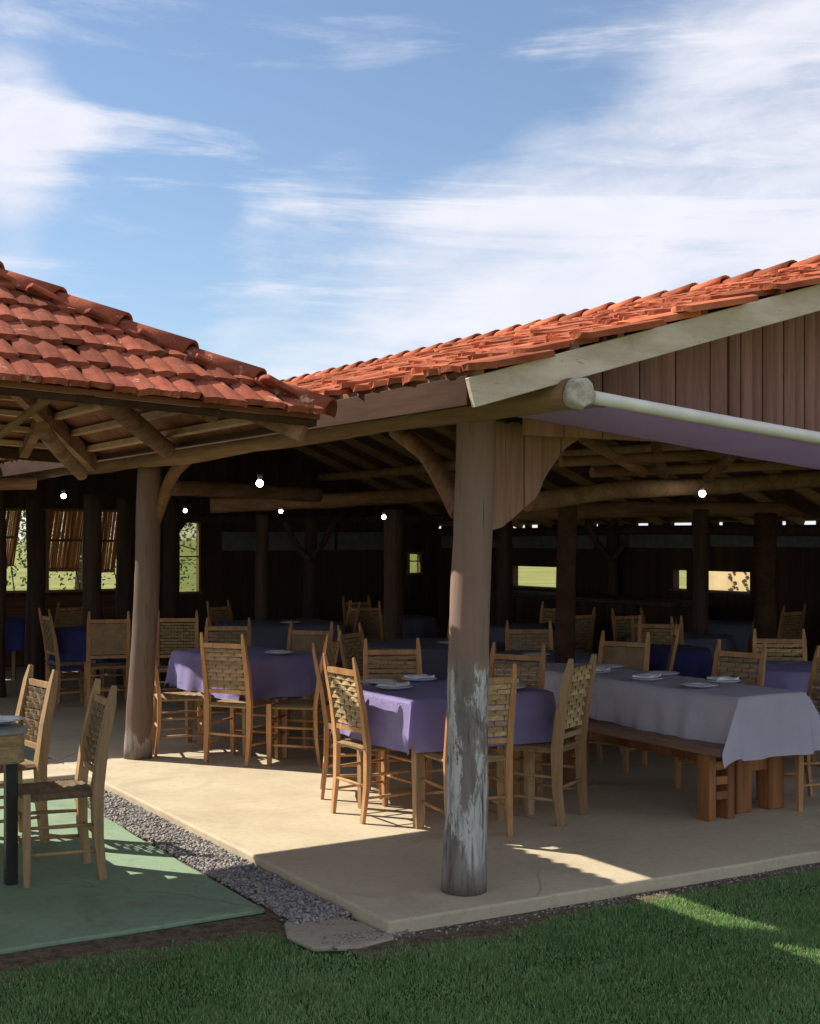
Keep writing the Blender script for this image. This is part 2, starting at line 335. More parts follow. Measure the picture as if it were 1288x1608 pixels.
def npmesh(name, V, Fq, mat, smooth=False):       # V (n,3), Fq (m,k)
    me = bpy.data.meshes.new(name); V = np.asarray(V, np.float32); Fq = np.asarray(Fq, np.int32); k = Fq.shape[1]
    me.vertices.add(len(V)); me.vertices.foreach_set('co', V.ravel()); me.loops.add(Fq.size); me.loops.foreach_set('vertex_index', Fq.ravel())
    me.polygons.add(len(Fq)); me.polygons.foreach_set('loop_start', np.arange(0, Fq.size, k, dtype=np.int32))
    me.polygons.foreach_set('loop_total', np.full(len(Fq), k, np.int32))
    if smooth: me.polygons.foreach_set('use_smooth', np.ones(len(Fq), bool))
    me.materials.append(mat); me.update(calc_edges=True); return me

# the buildings stand on a frame of their own: a = along the gable front (to the right), b = along the eave (to the back)
C0 = Vector((-.096, 6.07, 0)); AV = Vector((.862, .507, 0)).normalized(); AU = Vector((-.507, .862, 0)).normalized(); ROT = math.atan2(.507, .862)
def W(a, b, z=0): return C0+AV*a+AU*b+Vector((0, 0, z))
def loc(p): p = Vector(p)-C0; return Vector((p.dot(AV), p.dot(AU), p.z))
def P(x, y, Y): return Vector(((x-644)/F*Y, Y, EYE+(HZ-y)/F*Y))
def LP(x, y, Y): return loc(P(x, y, Y))
def floor_pt(x, y, z=0): Y = (EYE-z)*F/(y-HZ); return Vector(((x-644)/F*Y, Y, z))

# ------------------------------------------------------------------ ground
GZ = -.07
def frame_obj(mb, name, mat, smooth=False, **k):
    o = mb.obj(name, mat, None, smooth, **k); o.location = C0; o.rotation_euler = (0, 0, ROT); return o
mb = MB(); mb.add([(-900, -60, GZ), (900, -60, GZ), (900, 1800, GZ), (-900, 1800, GZ)], [(0, 1, 2, 3)]); mb.obj('lawn_ground', M['lawn'], kind='structure')
def slab(poly, z0, z1, name, mat, bev=.012, **k):
    n = len(poly); mb = MB(); mb.add([(a, b, z0) for a, b in poly]+[(a, b, z1) for a, b in poly], [tuple(range(n-1, -1, -1)), tuple(range(n, 2*n))]+[(i, (i+1) % n, n+(i+1) % n, n+i) for i in range(n)])
    o = frame_obj(mb, name, mat, **k)
    if bev: bevel(o, bev, 2)
    return o
def wob(a0, b0, a1, b1, n, amp, seed):
    out = []
    for i in range(n):
        f = i/n; a = a0+(a1-a0)*f; b = b0+(b1-b0)*f; q = mnoise.noise(Vector((a*2.2, b*2.2, seed)))+.5*mnoise.noise(Vector((a*8, b*8, seed)))
        d = Vector((a1-a0, b1-b0)).normalized(); e = min(1, 4*f, 4*(1-f)+.0)*amp*q; out.append((a-d.y*e, b+d.x*e))
    return out
slab(wob(0, 0, 9.2, 0, 60, .02, 1)+[(9.2, 0), (9.2, 14), (0, 14)]+wob(0, 14, 0, 0, 60, .008, 4), -.12, 0, 'concrete_floor', M['concrete'], kind='structure')
slab([(-8, 5.25), (-.006, 5.25), (-.006, 14), (-8, 14)], -.12, -.004, 'side_floor', M['grey_floor'], kind='structure')
slab([(-8, 4.45), (-.006, 4.45), (-.006, 5.246), (-8, 5.246)], -.12, -.003, 'terrace_strip', M['concrete'], kind='structure')
slab(wob(-8, .50, -.31, .64, 60, .03, 2)+[(-.31, .64)]+wob(-.31, .64, -.27, 4.43, 30, .012, 5)+[(-.27, 4.43), (-8, 4.43)], -.12, -.05, 'green_patio', M['green_floor'], .01, kind='structure')
slab([(-.38, -.02), (-.2, -.10), (.0, -.06), (.01, -.012), (-.02, .0), (-.012, .2), (-.06, .36), (-.32, .40), (-.40, .2)], -.12, -.052, 'path_stone', M['stone'], .01, kind='structure')
mb = MB(); mb.add([(-.32, .3, -.062), (-.004, .3, -.062), (-.004, 4.46, -.062), (-.32, 4.46, -.062)], [(0, 1, 2, 3)]); frame_obj(mb, 'gravel_bed', M['soil'], kind='structure')
def strip(line, wfun, z, name):
    vs = []; fs = []
    for i, (a, b, na, nb) in enumerate(line):
        wd = wfun(i); vs += [(a, b, z), (a+na*wd, b+nb*wd, z-.004)]
        if i: fs.append((2*i-2, 2*i-1, 2*i+1, 2*i))
    mb = MB(); mb.add(vs, fs); return frame_obj(mb, name, M['soil'], kind='structure')
strip([(-8+i*.05, .60+.0*i, 0, -1) for i in range(int(7.75/.05))], lambda i: .42+.05*mnoise.noise(Vector((i*.15, 0, 3))), -.0645, 'soil_edge')
strip([(-.25+i*.05, .02, 0, -1) for i in range(190)], lambda i: (.30 if i < 22 else .17)+.035*mnoise.noise(Vector((i*.2, 0, 9))), -.063, 'soil_border')

# gravel stones
def stones(n, fpos, name, smin, smax):
    base = np.array([(1, 0, 0), (-1, 0, 0), (0, 1, 0), (0, -1, 0), (0, 0, 1), (0, 0, -1)], float)
    tri = np.array([(0, 2, 4), (2, 1, 4), (1, 3, 4), (3, 0, 4), (2, 0, 5), (1, 2, 5), (3, 1, 5), (0, 3, 5)])
    mid = {}; v = [b for b in base]; f2 = []
    def g(i, j):
        k = (min(i, j), max(i, j))
        if k not in mid: q = (v[i]+v[j]); v.append(q/np.linalg.norm(q)); mid[k] = len(v)-1
        return mid[k]
    for a, b, c in tri: x, y, z = g(a, b), g(b, c), g(c, a); f2 += [(a, x, z), (x, b, y), (z, y, c), (x, y, z)]
    B = np.array(v); T = np.array(f2)
    pos = np.array([fpos() for _ in range(n)])
    sc = rng.uniform(smin, smax, (n, 1, 3))*np.array([1, .8, .6]); ang = rng.uniform(0, 6.28, n)
    J = B[None]*(1+rng.uniform(-.22, .22, (n, len(B), 1)))*sc
    c, s_ = np.cos(ang)[:, None], np.sin(ang)[:, None]
    X = J[..., 0]*c-J[..., 1]*s_; Y = J[..., 0]*s_+J[..., 1]*c
    V = np.stack([X, Y, J[..., 2]], -1)+pos[:, None]
    Fq = (T[None]+(np.arange(n)*len(B))[:, None, None]).reshape(-1, 3)
    o = mk(name, npmesh(name, V.reshape(-1, 3), Fq, M['pebble']), kind='stuff'); o.location = C0; o.rotation_euler = (0, 0, ROT)
    o['label'] = 'loose grey pebbles filling the channel between green patio and concrete floor'; o['category'] = 'gravel'; return o
def gp():
    b = .34+(4.45-.34)*random.random()**1.15; e = .02*mnoise.noise(Vector((b*5, 0, 0)))
    return (random.uniform(-.285+e, -.012), b, -.058+random.random()*.016+(.006 if random.random() < .2 else 0))
stones(13000, gp, 'gravel', .007, .0155)
def gp2():
    if random.random() < .5: return (random.uniform(-.05, 9), random.gauss(-.03, .03)-.01, -.063)
    return (random.uniform(-.32, .1), random.gauss(.34, .05) if random.random() < .4 else random.uniform(-.06, .1), -.053 if random.random() < .3 else -.062)
o = stones(2200, gp2, 'loose_pebbles', .004, .010); o['label'] = 'scattered small pebbles in the bare soil along the concrete edge'

# grass blades
def blades(n, box, hmin, hmax, name, wd, label):
    pts = []
    x = rng.uniform(box[0], box[1], n); y = rng.uniform(box[2], box[3], n)
    rx = x-C0.x; ry = y-C0.y; a = rx*AV.x+ry*AV.y; b = rx*AU.x+ry*AU.y
    nz = np.array([mnoise.noise(Vector((p, q, 0))) for p, q in zip((a*3.)[:: max(1, n//20000)], (b*3.)[:: max(1, n//20000)])]); nz = np.repeat(nz, max(1, n//20000))[:n] if len(nz) < n else nz
    jitter = rng.normal(0, .022, n)+.02*np.sin(a*9)+.015*np.sin(a*23+1)
    lim = np.where(a < -.36, .36+.03*np.sin(a*4)+.02*np.sin(a*11), np.where(a < 0, -.10, np.where(a < .9, -.20+.12*a, -.09))) + jitter
    lim = lim+np.where(rng.random(n) < .035, rng.uniform(0, .22, n), 0)
    keep = (b < np.minimum(lim, np.where((a < -.30), .57, -.012))) & ~((a > -.42) & (a < .01) & (b > -.10)); x, y, a, b, lim = x[keep], y[keep], a[keep], b[keep], lim[keep]; n = len(x)
    # clumpiness
    h = rng.uniform(hmin, hmax, n)*(.8+.35*np.sin(x*7+np.sin(y*5))*np.sin(y*8))
    h *= np.clip((lim-b)/.08, .45, 1); h = np.where(b > np.where(a < -.36, .40, -.07), h*.6, h)
    th = rng.uniform(0, 6.283, n); lean = rng.uniform(.1, .75, n)*h; dx, dy = np.cos(th), np.sin(th); ph = th+rng.uniform(-1.2, 1.2, n)+1.57
    wx, wy = np.cos(ph)*wd/2*rng.uniform(.7, 1.3, n), np.sin(ph)*wd/2
    z0 = np.full(n, GZ-.002)
    V = np.empty((n, 5, 3))
    V[:, 0] = np.stack([x-wx, y-wy, z0], -1); V[:, 1] = np.stack([x+wx, y+wy, z0], -1)
    V[:, 2] = np.stack([x-wx*.8+dx*lean*.35, y-wy*.8+dy*lean*.35, z0+h*.6], -1); V[:, 3] = np.stack([x+wx*.8+dx*lean*.35, y+wy*.8+dy*lean*.35, z0+h*.6], -1)
    V[:, 4] = np.stack([x+dx*lean, y+dy*lean, z0+h], -1)
    T = np.array([(0, 1, 3), (0, 3, 2), (2, 3, 4)]); Fq = (T[None]+(np.arange(n)*5)[:, None, None]).reshape(-1, 3)
    o = mk(name, npmesh(name, V.reshape(-1, 3), Fq, M['blade']), kind='stuff', label=label, cat='grass'); return o
blades(330000, (-2.1, 2.9, 4.5, 8.0), .016, .034, 'grass', .0042, 'short mown dark green grass in the foreground beside the concrete floor')
blades(120000, (-4.5, 6.5, 2.5, 10.0), .014, .03, 'lawn_grass', .006, 'short green lawn grass spreading around the two pavilions')

# ------------------------------------------------------------------ roof tiles
def tile_mesh(seed, wd=.128, ln=.33, th=.022, crown=.010):
    rr = random.Random(seed); nx = 5; vs = []; fs = []
    tipr = rr.uniform(.008, .045); sk = rr.uniform(-.008, .008); chip = rr.choice((-1, 0, 0, 1))*rr.uniform(.01, .03)
    ys = [0, .5, 1]
    for lay in (0, 1):
        for j, fy in enumerate(ys):
            for i in range(nx+1):
                f = i/nx; x = (f-.5)*wd; e = abs(2*f-1)
                y = fy*ln
                if j == 0: y += tipr*e*e*1.3+rr.uniform(-.005, .005)+max(0, chip*(2*f-1))*e
                z = crown*(1-e*e)*(1 if j < 2 else .8)+(0 if lay == 0 else th)+rr.uniform(-.0015, .0015)
                x *= (1-.06*fy); vs.append((x+sk*fy, y, z))
    n1 = nx+1; o = n1*3
    for j in range(2):
        for i in range(nx):
            a = j*n1+i; fs.append((a, a+n1, a+n1+1, a+1)); fs.append((o+a, o+a+1, o+a+n1+1, o+a+n1))
    for i in range(nx): fs.append((i, i+1, o+i+1, o+i)); a = 2*n1+i; fs.append((a+1, a, o+a, o+a+1))
    for j in range(2): a = j*n1; fs.append((a+n1, a, o+a, o+a+n1)); a = j*n1+nx; fs.append((a, a+n1, o+a+n1, o+a))
    mb = MB(); mb.add(vs, fs); return mb
TILES = [tile_mesh(s_) for s_ in range(10)]
def tile_meshes(mat): return [m_.mesh('tile', mat, False) for m_ in TILES]
def slope_tiles(parent, org, along, up, n_along, courses, mat, keepf, near, wd=.122, exp=.235, seed=0, maxobj=290, jz=.006, tv=1., ts=1.):
    """org: lower corner of the slope (local), along: unit vector of the eave, up: unit vector up the slope; keepf(s, t) says whether a tile stands there"""
    rr = random.Random(seed); nrm = along.cross(up).normalized(); mats = []
    if nrm.z < 0: nrm = -nrm
    for j in range(courses):
        for i in range(n_along):
            s_ = (i+.5+(.5 if j % 2 else 0))*wd; t_ = j*exp
            if not keepf(s_, t_): continue
            tilt = rr.gauss(0, .03*tv); yaw = rr.gauss(0, .045*tv); lift = math.atan2(.02, exp)+rr.gauss(0, .008)
            p = org+along*(s_+rr.gauss(0, .003))+up*(t_+rr.gauss(0, .007))+nrm*(.035+abs(rr.gauss(0, jz)))
            B = Matrix((along, up, nrm)).transposed() if along.cross(up).dot(nrm) > 0 else Matrix((-along, up, nrm)).transposed()
            Mx = B @ Matrix.Rotation(-lift, 3, 'X') @ Matrix.Rotation(yaw, 3, 'Z') @ Matrix.Rotation(tilt, 3, 'Y')
            if ts != 1: Mx = Mx @ Matrix.Diagonal((ts, ts, 1.25))
            mats.append((near(p), p, Mx, rr.randrange(10)))
    mats.sort(key=lambda q: q[0])
    tm = tile_meshes(mat)
    inv = 0
    for k, (dd, p, Mx, v) in enumerate(mats[:maxobj]):
        o = mk('tile', tm[v], parent); o.matrix_local = Matrix.Translation(p) @ Mx.to_4x4()
    rest = mats[maxobj:]
    if rest:
        Vs = []; Fs = []; off = 0; arr = [(np.array(t_.v), t_.f) for t_ in TILES]
        for dd, p, Mx, v in rest:
            a, f = arr[v]; Vs.append(a @ np.array(Mx).T+np.array(p)); Fs.append(np.array(f)+off); off += len(a)
        mk('tile_field', npmesh('tile_field', np.concatenate(Vs), np.concatenate(Fs), mat), parent, kind='stuff')
def cap_mesh(mat, ln=.40, r=.075, th=.016):
    mb = MB(); n = 8; vs = []; fs = []
    for j, (y, k) in enumerate(((0, 1.1), (ln*.5, 1.0), (ln, .9))):
        for rad in (r*k, r*k-th):
            for i in range(n+1): a = math.pi*i/n; vs.append((rad*math.cos(a), y, rad*math.sin(a)*.95))
    m_ = n+1
    for j in range(2):
        o = j*2*m_; q = (j+1)*2*m_
        for i in range(n): fs.append((o+i, o+i+1, q+i+1, q+i)); fs.append((o+m_+i+1, o+m_+i, q+m_+i, q+m_+i+1))
        fs.append((o, q, q+m_, o+m_)); fs.append((o+n, o+m_+n, q+m_+n, q+n))
    for o, fl in ((0, 0), (4*m_, 1)):
        for i in range(n): f = (o+i, o+m_+i, o+m_+i+1, o+i+1); fs.append(f if not fl else f[::-1])
    mb.add(vs, fs); return mb.mesh('ridge_cap', mat, True)
def caps(parent, a, b, mat, step=.34, ln=.4, seed=0, r=.075):
    a = Vector(a); b = Vector(b); d = (b-a); n = int(d.length/step)+1; d.normalize(); rr = random.Random(seed); me = cap_mesh(mat, ln, r)
    x = d.cross(Vector((0, 0, 1))).normalized(); z = x.cross(d).normalized(); B = Matrix((x, d, z)).transposed() @ Matrix.Rotation(-.05, 3, 'X')
    for i in range(n):
        mk('ridge_cap', me, parent, loc=a+d*(i*step)+z*rr.uniform(-.004, .006), rot=(B @ Matrix.Rotation(rr.gauss(0, .02), 3, 'Z')).to_euler())
def camdist(p): return (C0+AV*p.x+AU*p.y+Vector((0, 0, p.z))-Vector((0, 0, 1.7))).length

# ------------------------------------------------------------------ the hall (right)
hall = mk('dining_hall', None, loc=C0, rot=(0, 0, ROT), label='long open sided dining hall with orange clay tile roof on log posts', cat='building')
E0 = 2.36; SL = .285; RV = 4.3; RZ = E0+SL*(RV-.1); FS = .404; B0 = -.55; B1 = 13.4
def zn(a): return E0+SL*(a-.1)          # near slope, top of the liner under the tiles
def zf(a): return RZ-FS*(a-RV)
mb = MB()
th = .03
mb.add([(.1, B0+.03, zn(.1)), (RV, B0+.03, RZ), (RV, B1, RZ), (.1, B1, zn(.1)), (.1, B0+.03, zn(.1)-th), (RV, B0+.03, RZ-th), (RV, B1, RZ-th), (.1, B1, zn(.1)-th)],
       [(0, 1, 2, 3), (7, 6, 5, 4), (0, 4, 5, 1), (3, 2, 6, 7), (0, 3, 7, 4)])
a2 = 8.36
mb.add([(RV, B0+.03, RZ), (a2, B0+.03, zf(a2)), (a2, B1, zf(a2)), (RV, B1, RZ), (RV, B0+.03, RZ-th), (a2, B0+.03, zf(a2)-th), (a2, B1, zf(a2)-th), (RV, B1, RZ-th)],
       [(0, 1, 2, 3), (7, 6, 5, 4), (0, 4, 5, 1), (3, 2, 6, 7), (1, 5, 6, 2)])
roof = mb.obj('roof', M['deck'], hall)  # plank sheet added beneath the tiles to stop light leaking through
up = Vector((1, 0, SL)).normalized()
slope_tiles(roof, Vector((.1-.035, B0-.08, E0-.02)), Vector((0, 1, 0)), up, int((B1-B0)/.16), 15, M['clay'], lambda s, t: t < 4.3, camdist, seed=3, jz=.012, wd=.16, exp=.295, ts=1.29, tv=1.3)
upf = Vector((-1, 0, FS)).normalized()
slope_tiles(roof, Vector((a2, B0-.05, zf(a2))), Vector((0, 1, 0)), upf, int((B1-B0)/.122), 18, M['clay'], lambda s, t: t < 4.3, camdist, seed=4, maxobj=0)
caps(roof, (RV, B0-.1, RZ+.045), (RV, B1, RZ+.045), M['clay'], seed=5)
for j in range(18):
    a = .12+j*.2463
    MB().box((a, (B0+B1)/2, zn(a)+.018), (.035, B1-B0+.02, .032)).obj('batten', M['rafter'], roof)
# rafters
for i in range(18):
    b = .1+i*.76
    MB().bar((.13, b, zn(.13)-.075), (RV-.02, b, RZ-.075), .06, .085).obj('rafter', M['pale_rafter'], hall)
    MB().bar((RV+.02, b+.03, RZ-.075), (8.3, b+.03, zf(8.3)-.078), .06, .085).obj('rafter', M['pale_rafter'], hall)
for z_, a in ((RZ-.15, RV), (zn(2.2)-.17, 2.2), (zf(6.2)-.18, 6.2)):
    MB().tube([(a, b, z_+.015*math.sin(b)) for b in np.linspace(.14, B1-.1, 12)], .065, 10, .15, 3).obj('purlin', M['pale_rafter'], hall, True)
bevel(MB().bar((.085, B0+.02, E0-.05), (.085, B1, E0-.05), .026, .125).obj('fascia_board', M['fascia'], hall), .003)
mb = MB(); mb.bar((.075, B0, zn(.075)-.055), (RV+.02, B0, zn(RV)-.055), .03, .125, (0, 0, 1)); bevel(mb.obj('barge_board', M['old_white'], hall), .003)
mb = MB(); mb.bar((RV+.03, B0, zf(RV)-.055), (8.4, B0, zf(8.4)-.055), .03, .125); bevel(mb.obj('barge_board', M['old_white'], hall), .003)
# eave log over the posts, with its sawn end in front of the barge board
pts = [(.58+.015*math.sin(b*1.7), b, 2.315+.012*math.sin(b*.9+1)) for b in np.linspace(-.60, 13.2, 34)]
MB().tube(pts, [.068+.008*math.sin(i*1.3) for i in range(34)], 14, .12, 1).obj('eave_log', M['log'], hall, True)
mb = MB(); mb.tube([(.58, -.604, 2.312), (.58, -.64, 2.312), (.58, -.662, 2.312)], [.074, .073, .058], 16, .22, 5); mb.obj('log_end', M['log_end'], hall, True)
MB().tube([(8.1, b, 1.79+.01*math.sin(b)) for b in np.linspace(-.3, 13.2, 24)], .06, 10, .12, 2).obj('eave_log', M['dark_wood'], hall, True)
# posts
def post(base, top, r0, r1, mat, seed, parent=hall, n=18, m_=22, jit=.10, name='post'):
    base = Vector(base); top = Vector(top); pts = []; rad = []
    for i in range(m_):
        f = i/(m_-1); p = base.lerp(top, f); p.x += .012*math.sin(f*5+seed)*(f*(1-f)*4); pts.append(p); rad.append((r0+(r1-r0)*f)*(1+.08*math.exp(-f*14)))
    mb = MB(); mb.tube([p-base for p in pts], rad, n, jit, seed); o = mb.obj(name, mat, parent, True); o.location = base; return o
post(LP(729, 1398, 6.6), LP(749, 640, 6.65), .103, .094, M['post_front'], 2, m_=40, n=28, jit=.07).location.z = 0
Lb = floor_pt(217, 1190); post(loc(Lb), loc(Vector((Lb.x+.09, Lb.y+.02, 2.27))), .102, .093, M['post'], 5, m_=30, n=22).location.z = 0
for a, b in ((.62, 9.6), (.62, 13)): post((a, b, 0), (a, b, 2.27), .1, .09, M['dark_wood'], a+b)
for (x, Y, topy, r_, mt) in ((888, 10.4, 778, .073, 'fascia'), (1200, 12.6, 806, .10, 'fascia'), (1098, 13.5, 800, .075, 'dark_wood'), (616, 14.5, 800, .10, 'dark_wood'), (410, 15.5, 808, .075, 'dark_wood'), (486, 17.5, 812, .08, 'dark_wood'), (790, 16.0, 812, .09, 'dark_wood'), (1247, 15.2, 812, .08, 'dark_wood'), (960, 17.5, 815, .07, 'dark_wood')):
    p = LP(x, topy, Y); post((p.x, p.y, 0), (p.x+.02, p.y, p.z), r_*1.05, r_, M[mt], x)
for b in (.28, 4.9, 9.5): post((8.1, b, 0), (8.1, b, 1.78), .09, .08, M['dark_wood'], b)
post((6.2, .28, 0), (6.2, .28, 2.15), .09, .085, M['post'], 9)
# cross logs
def logpix(pts, r_, mt, name='cross_log', seed=0, flat=1): 
    q = [LP(*p) for p in pts]; n = 9; full = []
    for i in range(len(q)-1):
        for k in range(n): full.append(q[i].lerp(q[i+1], k/n))
    full.append(q[-1])
    rr_ = r_ if isinstance(r_, (int, float)) else [r_[0]+(r_[1]-r_[0])*i/(len(full)-1) for i in range(len(full))]
    return MB().tube(full, rr_, 12, .12, seed, flat).obj(name, M[mt], hall, True)
logpix([(828, 788, 9.4), (980, 768, 10.1), (1150, 762, 10.9), (1420, 742, 12.2)], .068, 'log', seed=3)
logpix([(800, 806, 13.5), (1000, 800, 14), (1300, 800, 15), (1500, 800, 16)], .08, 'rafter', seed=4)
logpix([(270, 766, 12.2), (380, 770, 12.8), (500, 778, 13.6)], .07, 'rafter', seed=5)
logpix([(330, 793, 15), (520, 786, 15.2), (730, 774, 15.5)], .085, 'rafter', seed=6)
logpix([(200, 812, 16.8), (450, 815, 18), (900, 812, 19)], .05, 'dark_wood', seed=7)
for a, b in (((915, 688, 8.6), (1010, 742, 9.2)), ((1030, 700, 9.0), (1042, 745, 9.4)), ((1180, 690, 8.6), (1110, 752, 9.4)), ((930, 742, 9.3), (1300, 728, 10.2)), ((880, 725, 8.8), (1300, 705, 9.6))):
    logpix([a, b], .035, 'rafter', 'strut', 8)
# knee braces
def brace(pts, r_, mt, seed=0, parent=hall, name='brace', flat=1):
    q = [LP(*p) for p in pts]; n = len(q); out = []
    for i in range(13):
        f = i/12*(n-1); k = min(int(f), n-2); g = f-k
        p0, p1, p2, p3 = q[max(k-1, 0)], q[k], q[k+1], q[min(k+2, n-1)]
        out.append(.5*((2*p1)+(p2-p0)*g+(2*p0-5*p1+4*p2-p3)*g*g+(3*p1-p0-3*p2+p3)*g*g*g))
    return MB().tube(out, r_, 10, .12, seed, flat).obj(name, M[mt], parent, True)
brace([(238, 842, 10.62), (252, 795, 10.6), (272, 745, 10.55), (294, 722, 10.5)], [.045]*4+[.05]*9, 'rafter', 1)
brace([(722, 806, 6.8), (700, 762, 6.95), (668, 712, 7.2), (622, 676, 7.5)], [.048]*13, 'rafter', 2)
brace([(770, 845, 16), (800, 858, 16)], .03, 'dark_wood')
for x, Y in ((486, 17.4), (960, 17.4)):
    for s_ in (-1, 1): brace([(x, 880, Y), (x+s_*22, 852, Y), (x+s_*38, 818, Y)], .04, 'dark_wood')
# knee panel of upright boards beside the front post
kp = [(.70, 1.73), (.80, 1.755), (.90, 1.83), (1.0, 1.905), (1.075, 2.035), (1.19, 2.165), (1.315, 2.225), (1.40, 2.245)]
def kz(a):
    for (a0, z0), (a1, z1) in zip(kp, kp[1:]):
        if a <= a1: return z0+(z1-z0)*(a-a0)/(a1-a0)
    return kp[-1][1]
def board(a0, a1, z0a, z0b, z1a, z1b, b, name, th=.02, sub=4, parent=hall, mat='board', bow=.006):
    vs = []; fs = []
    for i in range(sub+1):
        f = i/sub; a = a0+(a1-a0)*f; e = bow*(1-(2*f-1)**2)
        lo = z0a+(z0b-z0a)*f if not callable(z0a) else z0a(a); hi = z1a+(z1b-z1a)*f
        vs += [(a, b-e, lo), (a, b-e, hi), (a, b+th, hi), (a, b+th, lo)]
    for i in range(sub):
        o = 4*i; q = o+4; fs += [(o, q, q+1, o+1), (o+1, q+1, q+2, o+2), (o+2, q+2, q+3, o+3), (o+3, q+3, q, o)]
    fs += [(0, 1, 2, 3), (4*sub+3, 4*sub+2, 4*sub+1, 4*sub)]
    mb = MB(); mb.add(vs, fs); return mb.obj(name, M[mat], parent, False)
bd = np.linspace(.70, 1.38, 7)
for i in range(6): board(bd[i]+.002, bd[i+1]-.002, kz, 0, 2.27, 2.27, .27+(.004 if i % 2 else 0), 'board')
bevel(MB().bar((.66, .30, 2.29), (8.1, .30, 2.26), .06, .06).obj('tie_beam', M['fascia'], hall), .004)
# gable boards
a = .78; i = 0
while a < 8.0:
    wd = .118 if a < 2.02 else .078
    def gt(x): return (zn(x) if x < RV else zf(x))-.04
    a1 = min(a+wd, 8.05); off = (.006 if i % 2 else 0)-(.02 if a > 2.02 else 0)
    if gt(a)-2.19 > .06 and gt(a1)-2.19 > .06: board(a+.0015, a1-.0015, 2.19, 2.19, gt(a), gt(a1), .06+off, 'gable_board', sub=4, bow=.01)
    a = a1+.0; i += 1
    if a >= 8.05: break
bevel(MB().bar((2.02, .028, zn(2.02)-.15), (4.28, .028, RZ-.15), .012, .018).obj('gable_trim', M['board'], hall), .002)
# walls: built of panels round their openings
def wall(along_a, fixed, lo, hi, zb, ztop, ops, name, mat, th=.10, parent=hall):
    """along_a True: wall runs along a at b = fixed; ops: (s0, s1, z0, z1); ztop may be a function of s"""
    cuts = sorted(set([lo, hi]+[q for o in ops for q in o[:2]])); mb = MB(); zt = ztop if callable(ztop) else (lambda s: ztop)
    def pan(s0, s1, z0, z1a, z1b):
        q = [(s0, -th/2, z0), (s1, -th/2, z0), (s1, th/2, z0), (s0, th/2, z0), (s0, -th/2, z1a), (s1, -th/2, z1b), (s1, th/2, z1b), (s0, th/2, z1a)]
        if along_a: vs = [(s, fixed+t, z) for s, t, z in q]
        else: vs = [(fixed+t, s, z) for s, t, z in q]
        f = [(3, 2, 1, 0), (4, 5, 6, 7), (0, 1, 5, 4), (1, 2, 6, 5), (2, 3, 7, 6), (3, 0, 4, 7)]
        mb.add(vs, f if along_a else [g[::-1] for g in f])
    for s0, s1 in zip(cuts, cuts[1:]):
        mids = [o for o in ops if o[0] <= s0+1e-6 and o[1] >= s1-1e-6]
        if mids: o = mids[0]; pan(s0, s1, zb, o[2], o[2]); pan(s0, s1, o[3], zt(s0), zt(s1))
        else: pan(s0, s1, zb, zt(s0), zt(s1))
    return mb.obj(name, M[mat], parent)
far_ops = [(9.55, 10.93, 1.02, 1.30), (7.26, 7.50, 1.085, 1.31), (6.20, 7.02, 1.085, 1.31)]
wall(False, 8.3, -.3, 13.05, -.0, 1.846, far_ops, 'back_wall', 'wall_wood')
rr = random.Random(5); b = 12.9
while b > -.2:
    ln_ = rr.uniform(.06, .5); MB().box((8.3, b-ln_/2, 1.868), (.08, ln_, .043)).obj('eave_block', M['dark_wood'], hall); b -= ln_+rr.uniform(.08, .42)
for o in far_ops:
    MB().box((8.24, (o[0]+o[1])/2, o[2]-.015), (.05, o[1]-o[0]+.06, .025)).obj('window_sill', M['window_frame'], hall)
end_ops = [(1.20, 1.86, .99, 2.08), (2.10, 2.64, .99, 2.08), (2.78, 3.14, .99, 2.08), (3.90, 4.26, .93, 1.93), (7.69, 7.91, 1.15, 1.47)]
def ez(s): return (2.6 if s < .1 else (zn(s) if s < RV else zf(s))-.035)
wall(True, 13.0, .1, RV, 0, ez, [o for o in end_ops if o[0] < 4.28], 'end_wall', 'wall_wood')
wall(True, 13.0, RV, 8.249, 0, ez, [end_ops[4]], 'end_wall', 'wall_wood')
# grey panels hung high on the back and end walls
for b0, b1, z0, z1 in ((11.6, 12.8, 1.55, 1.79), (9.0, 11.5, 1.56, 1.80), (6.9, 8.95, 1.58, 1.80), (4.0, 6.8, 1.60, 1.79), (1.5, 3.95, 1.60, 1.79)):
    MB().box((8.22, (b0+b1)/2, (z0+z1)/2), (.03, b1-b0, z1-z0)).obj('grey_panel', M['grey_panel'], hall)
for a0, a1, z0, z1 in ((4.6, 5.25, 1.52, 1.79), (5.3, 6.4, 1.52, 1.79), (6.45, 7.5, 1.52, 1.79)):
    MB().box(((a0+a1)/2, 12.92, (z0+z1)/2), (a1-a0, .03, z1-z0)).obj('grey_panel', M['grey_panel'], hall)
def window(a0, a1, z0, z1, glass=True, mull=(), cut=0):
    mb = MB(); t_ = .035; b = 12.94
    fr = mk('window', None, hall)
    vs = [((a0-t_, z0), (a1+t_, z0)), ((a0-t_, z1), (a1+t_, z1))]
    for (p, q) in vs: mb.box(((p[0]+q[0])/2, b, p[1]), (q[0]-p[0], .05, t_))
    for x in (a0, a1): mb.box((x, b, (z0+z1)/2), (t_, .05, z1-z0-t_))
    for z in mull: mb.box(((a0+a1)/2, b, z), (a1-a0-t_, .03, .02))
    bevel(mb.obj('frame', M['window_frame'], fr), .003)
    if glass: MB().box(((a0+a1)/2, 12.96, (z0+z1)/2), (a1-a0-t_-.002, .006, z1-z0-t_-.002)).obj('pane', M['glass'], fr)
window(3.90, 4.26, .93, 1.93, True, (1.44,)); window(7.69, 7.91, 1.15, 1.47, True, (1.345,))
for o in end_ops[:3]: window(o[0], o[1], o[2], o[3], False)
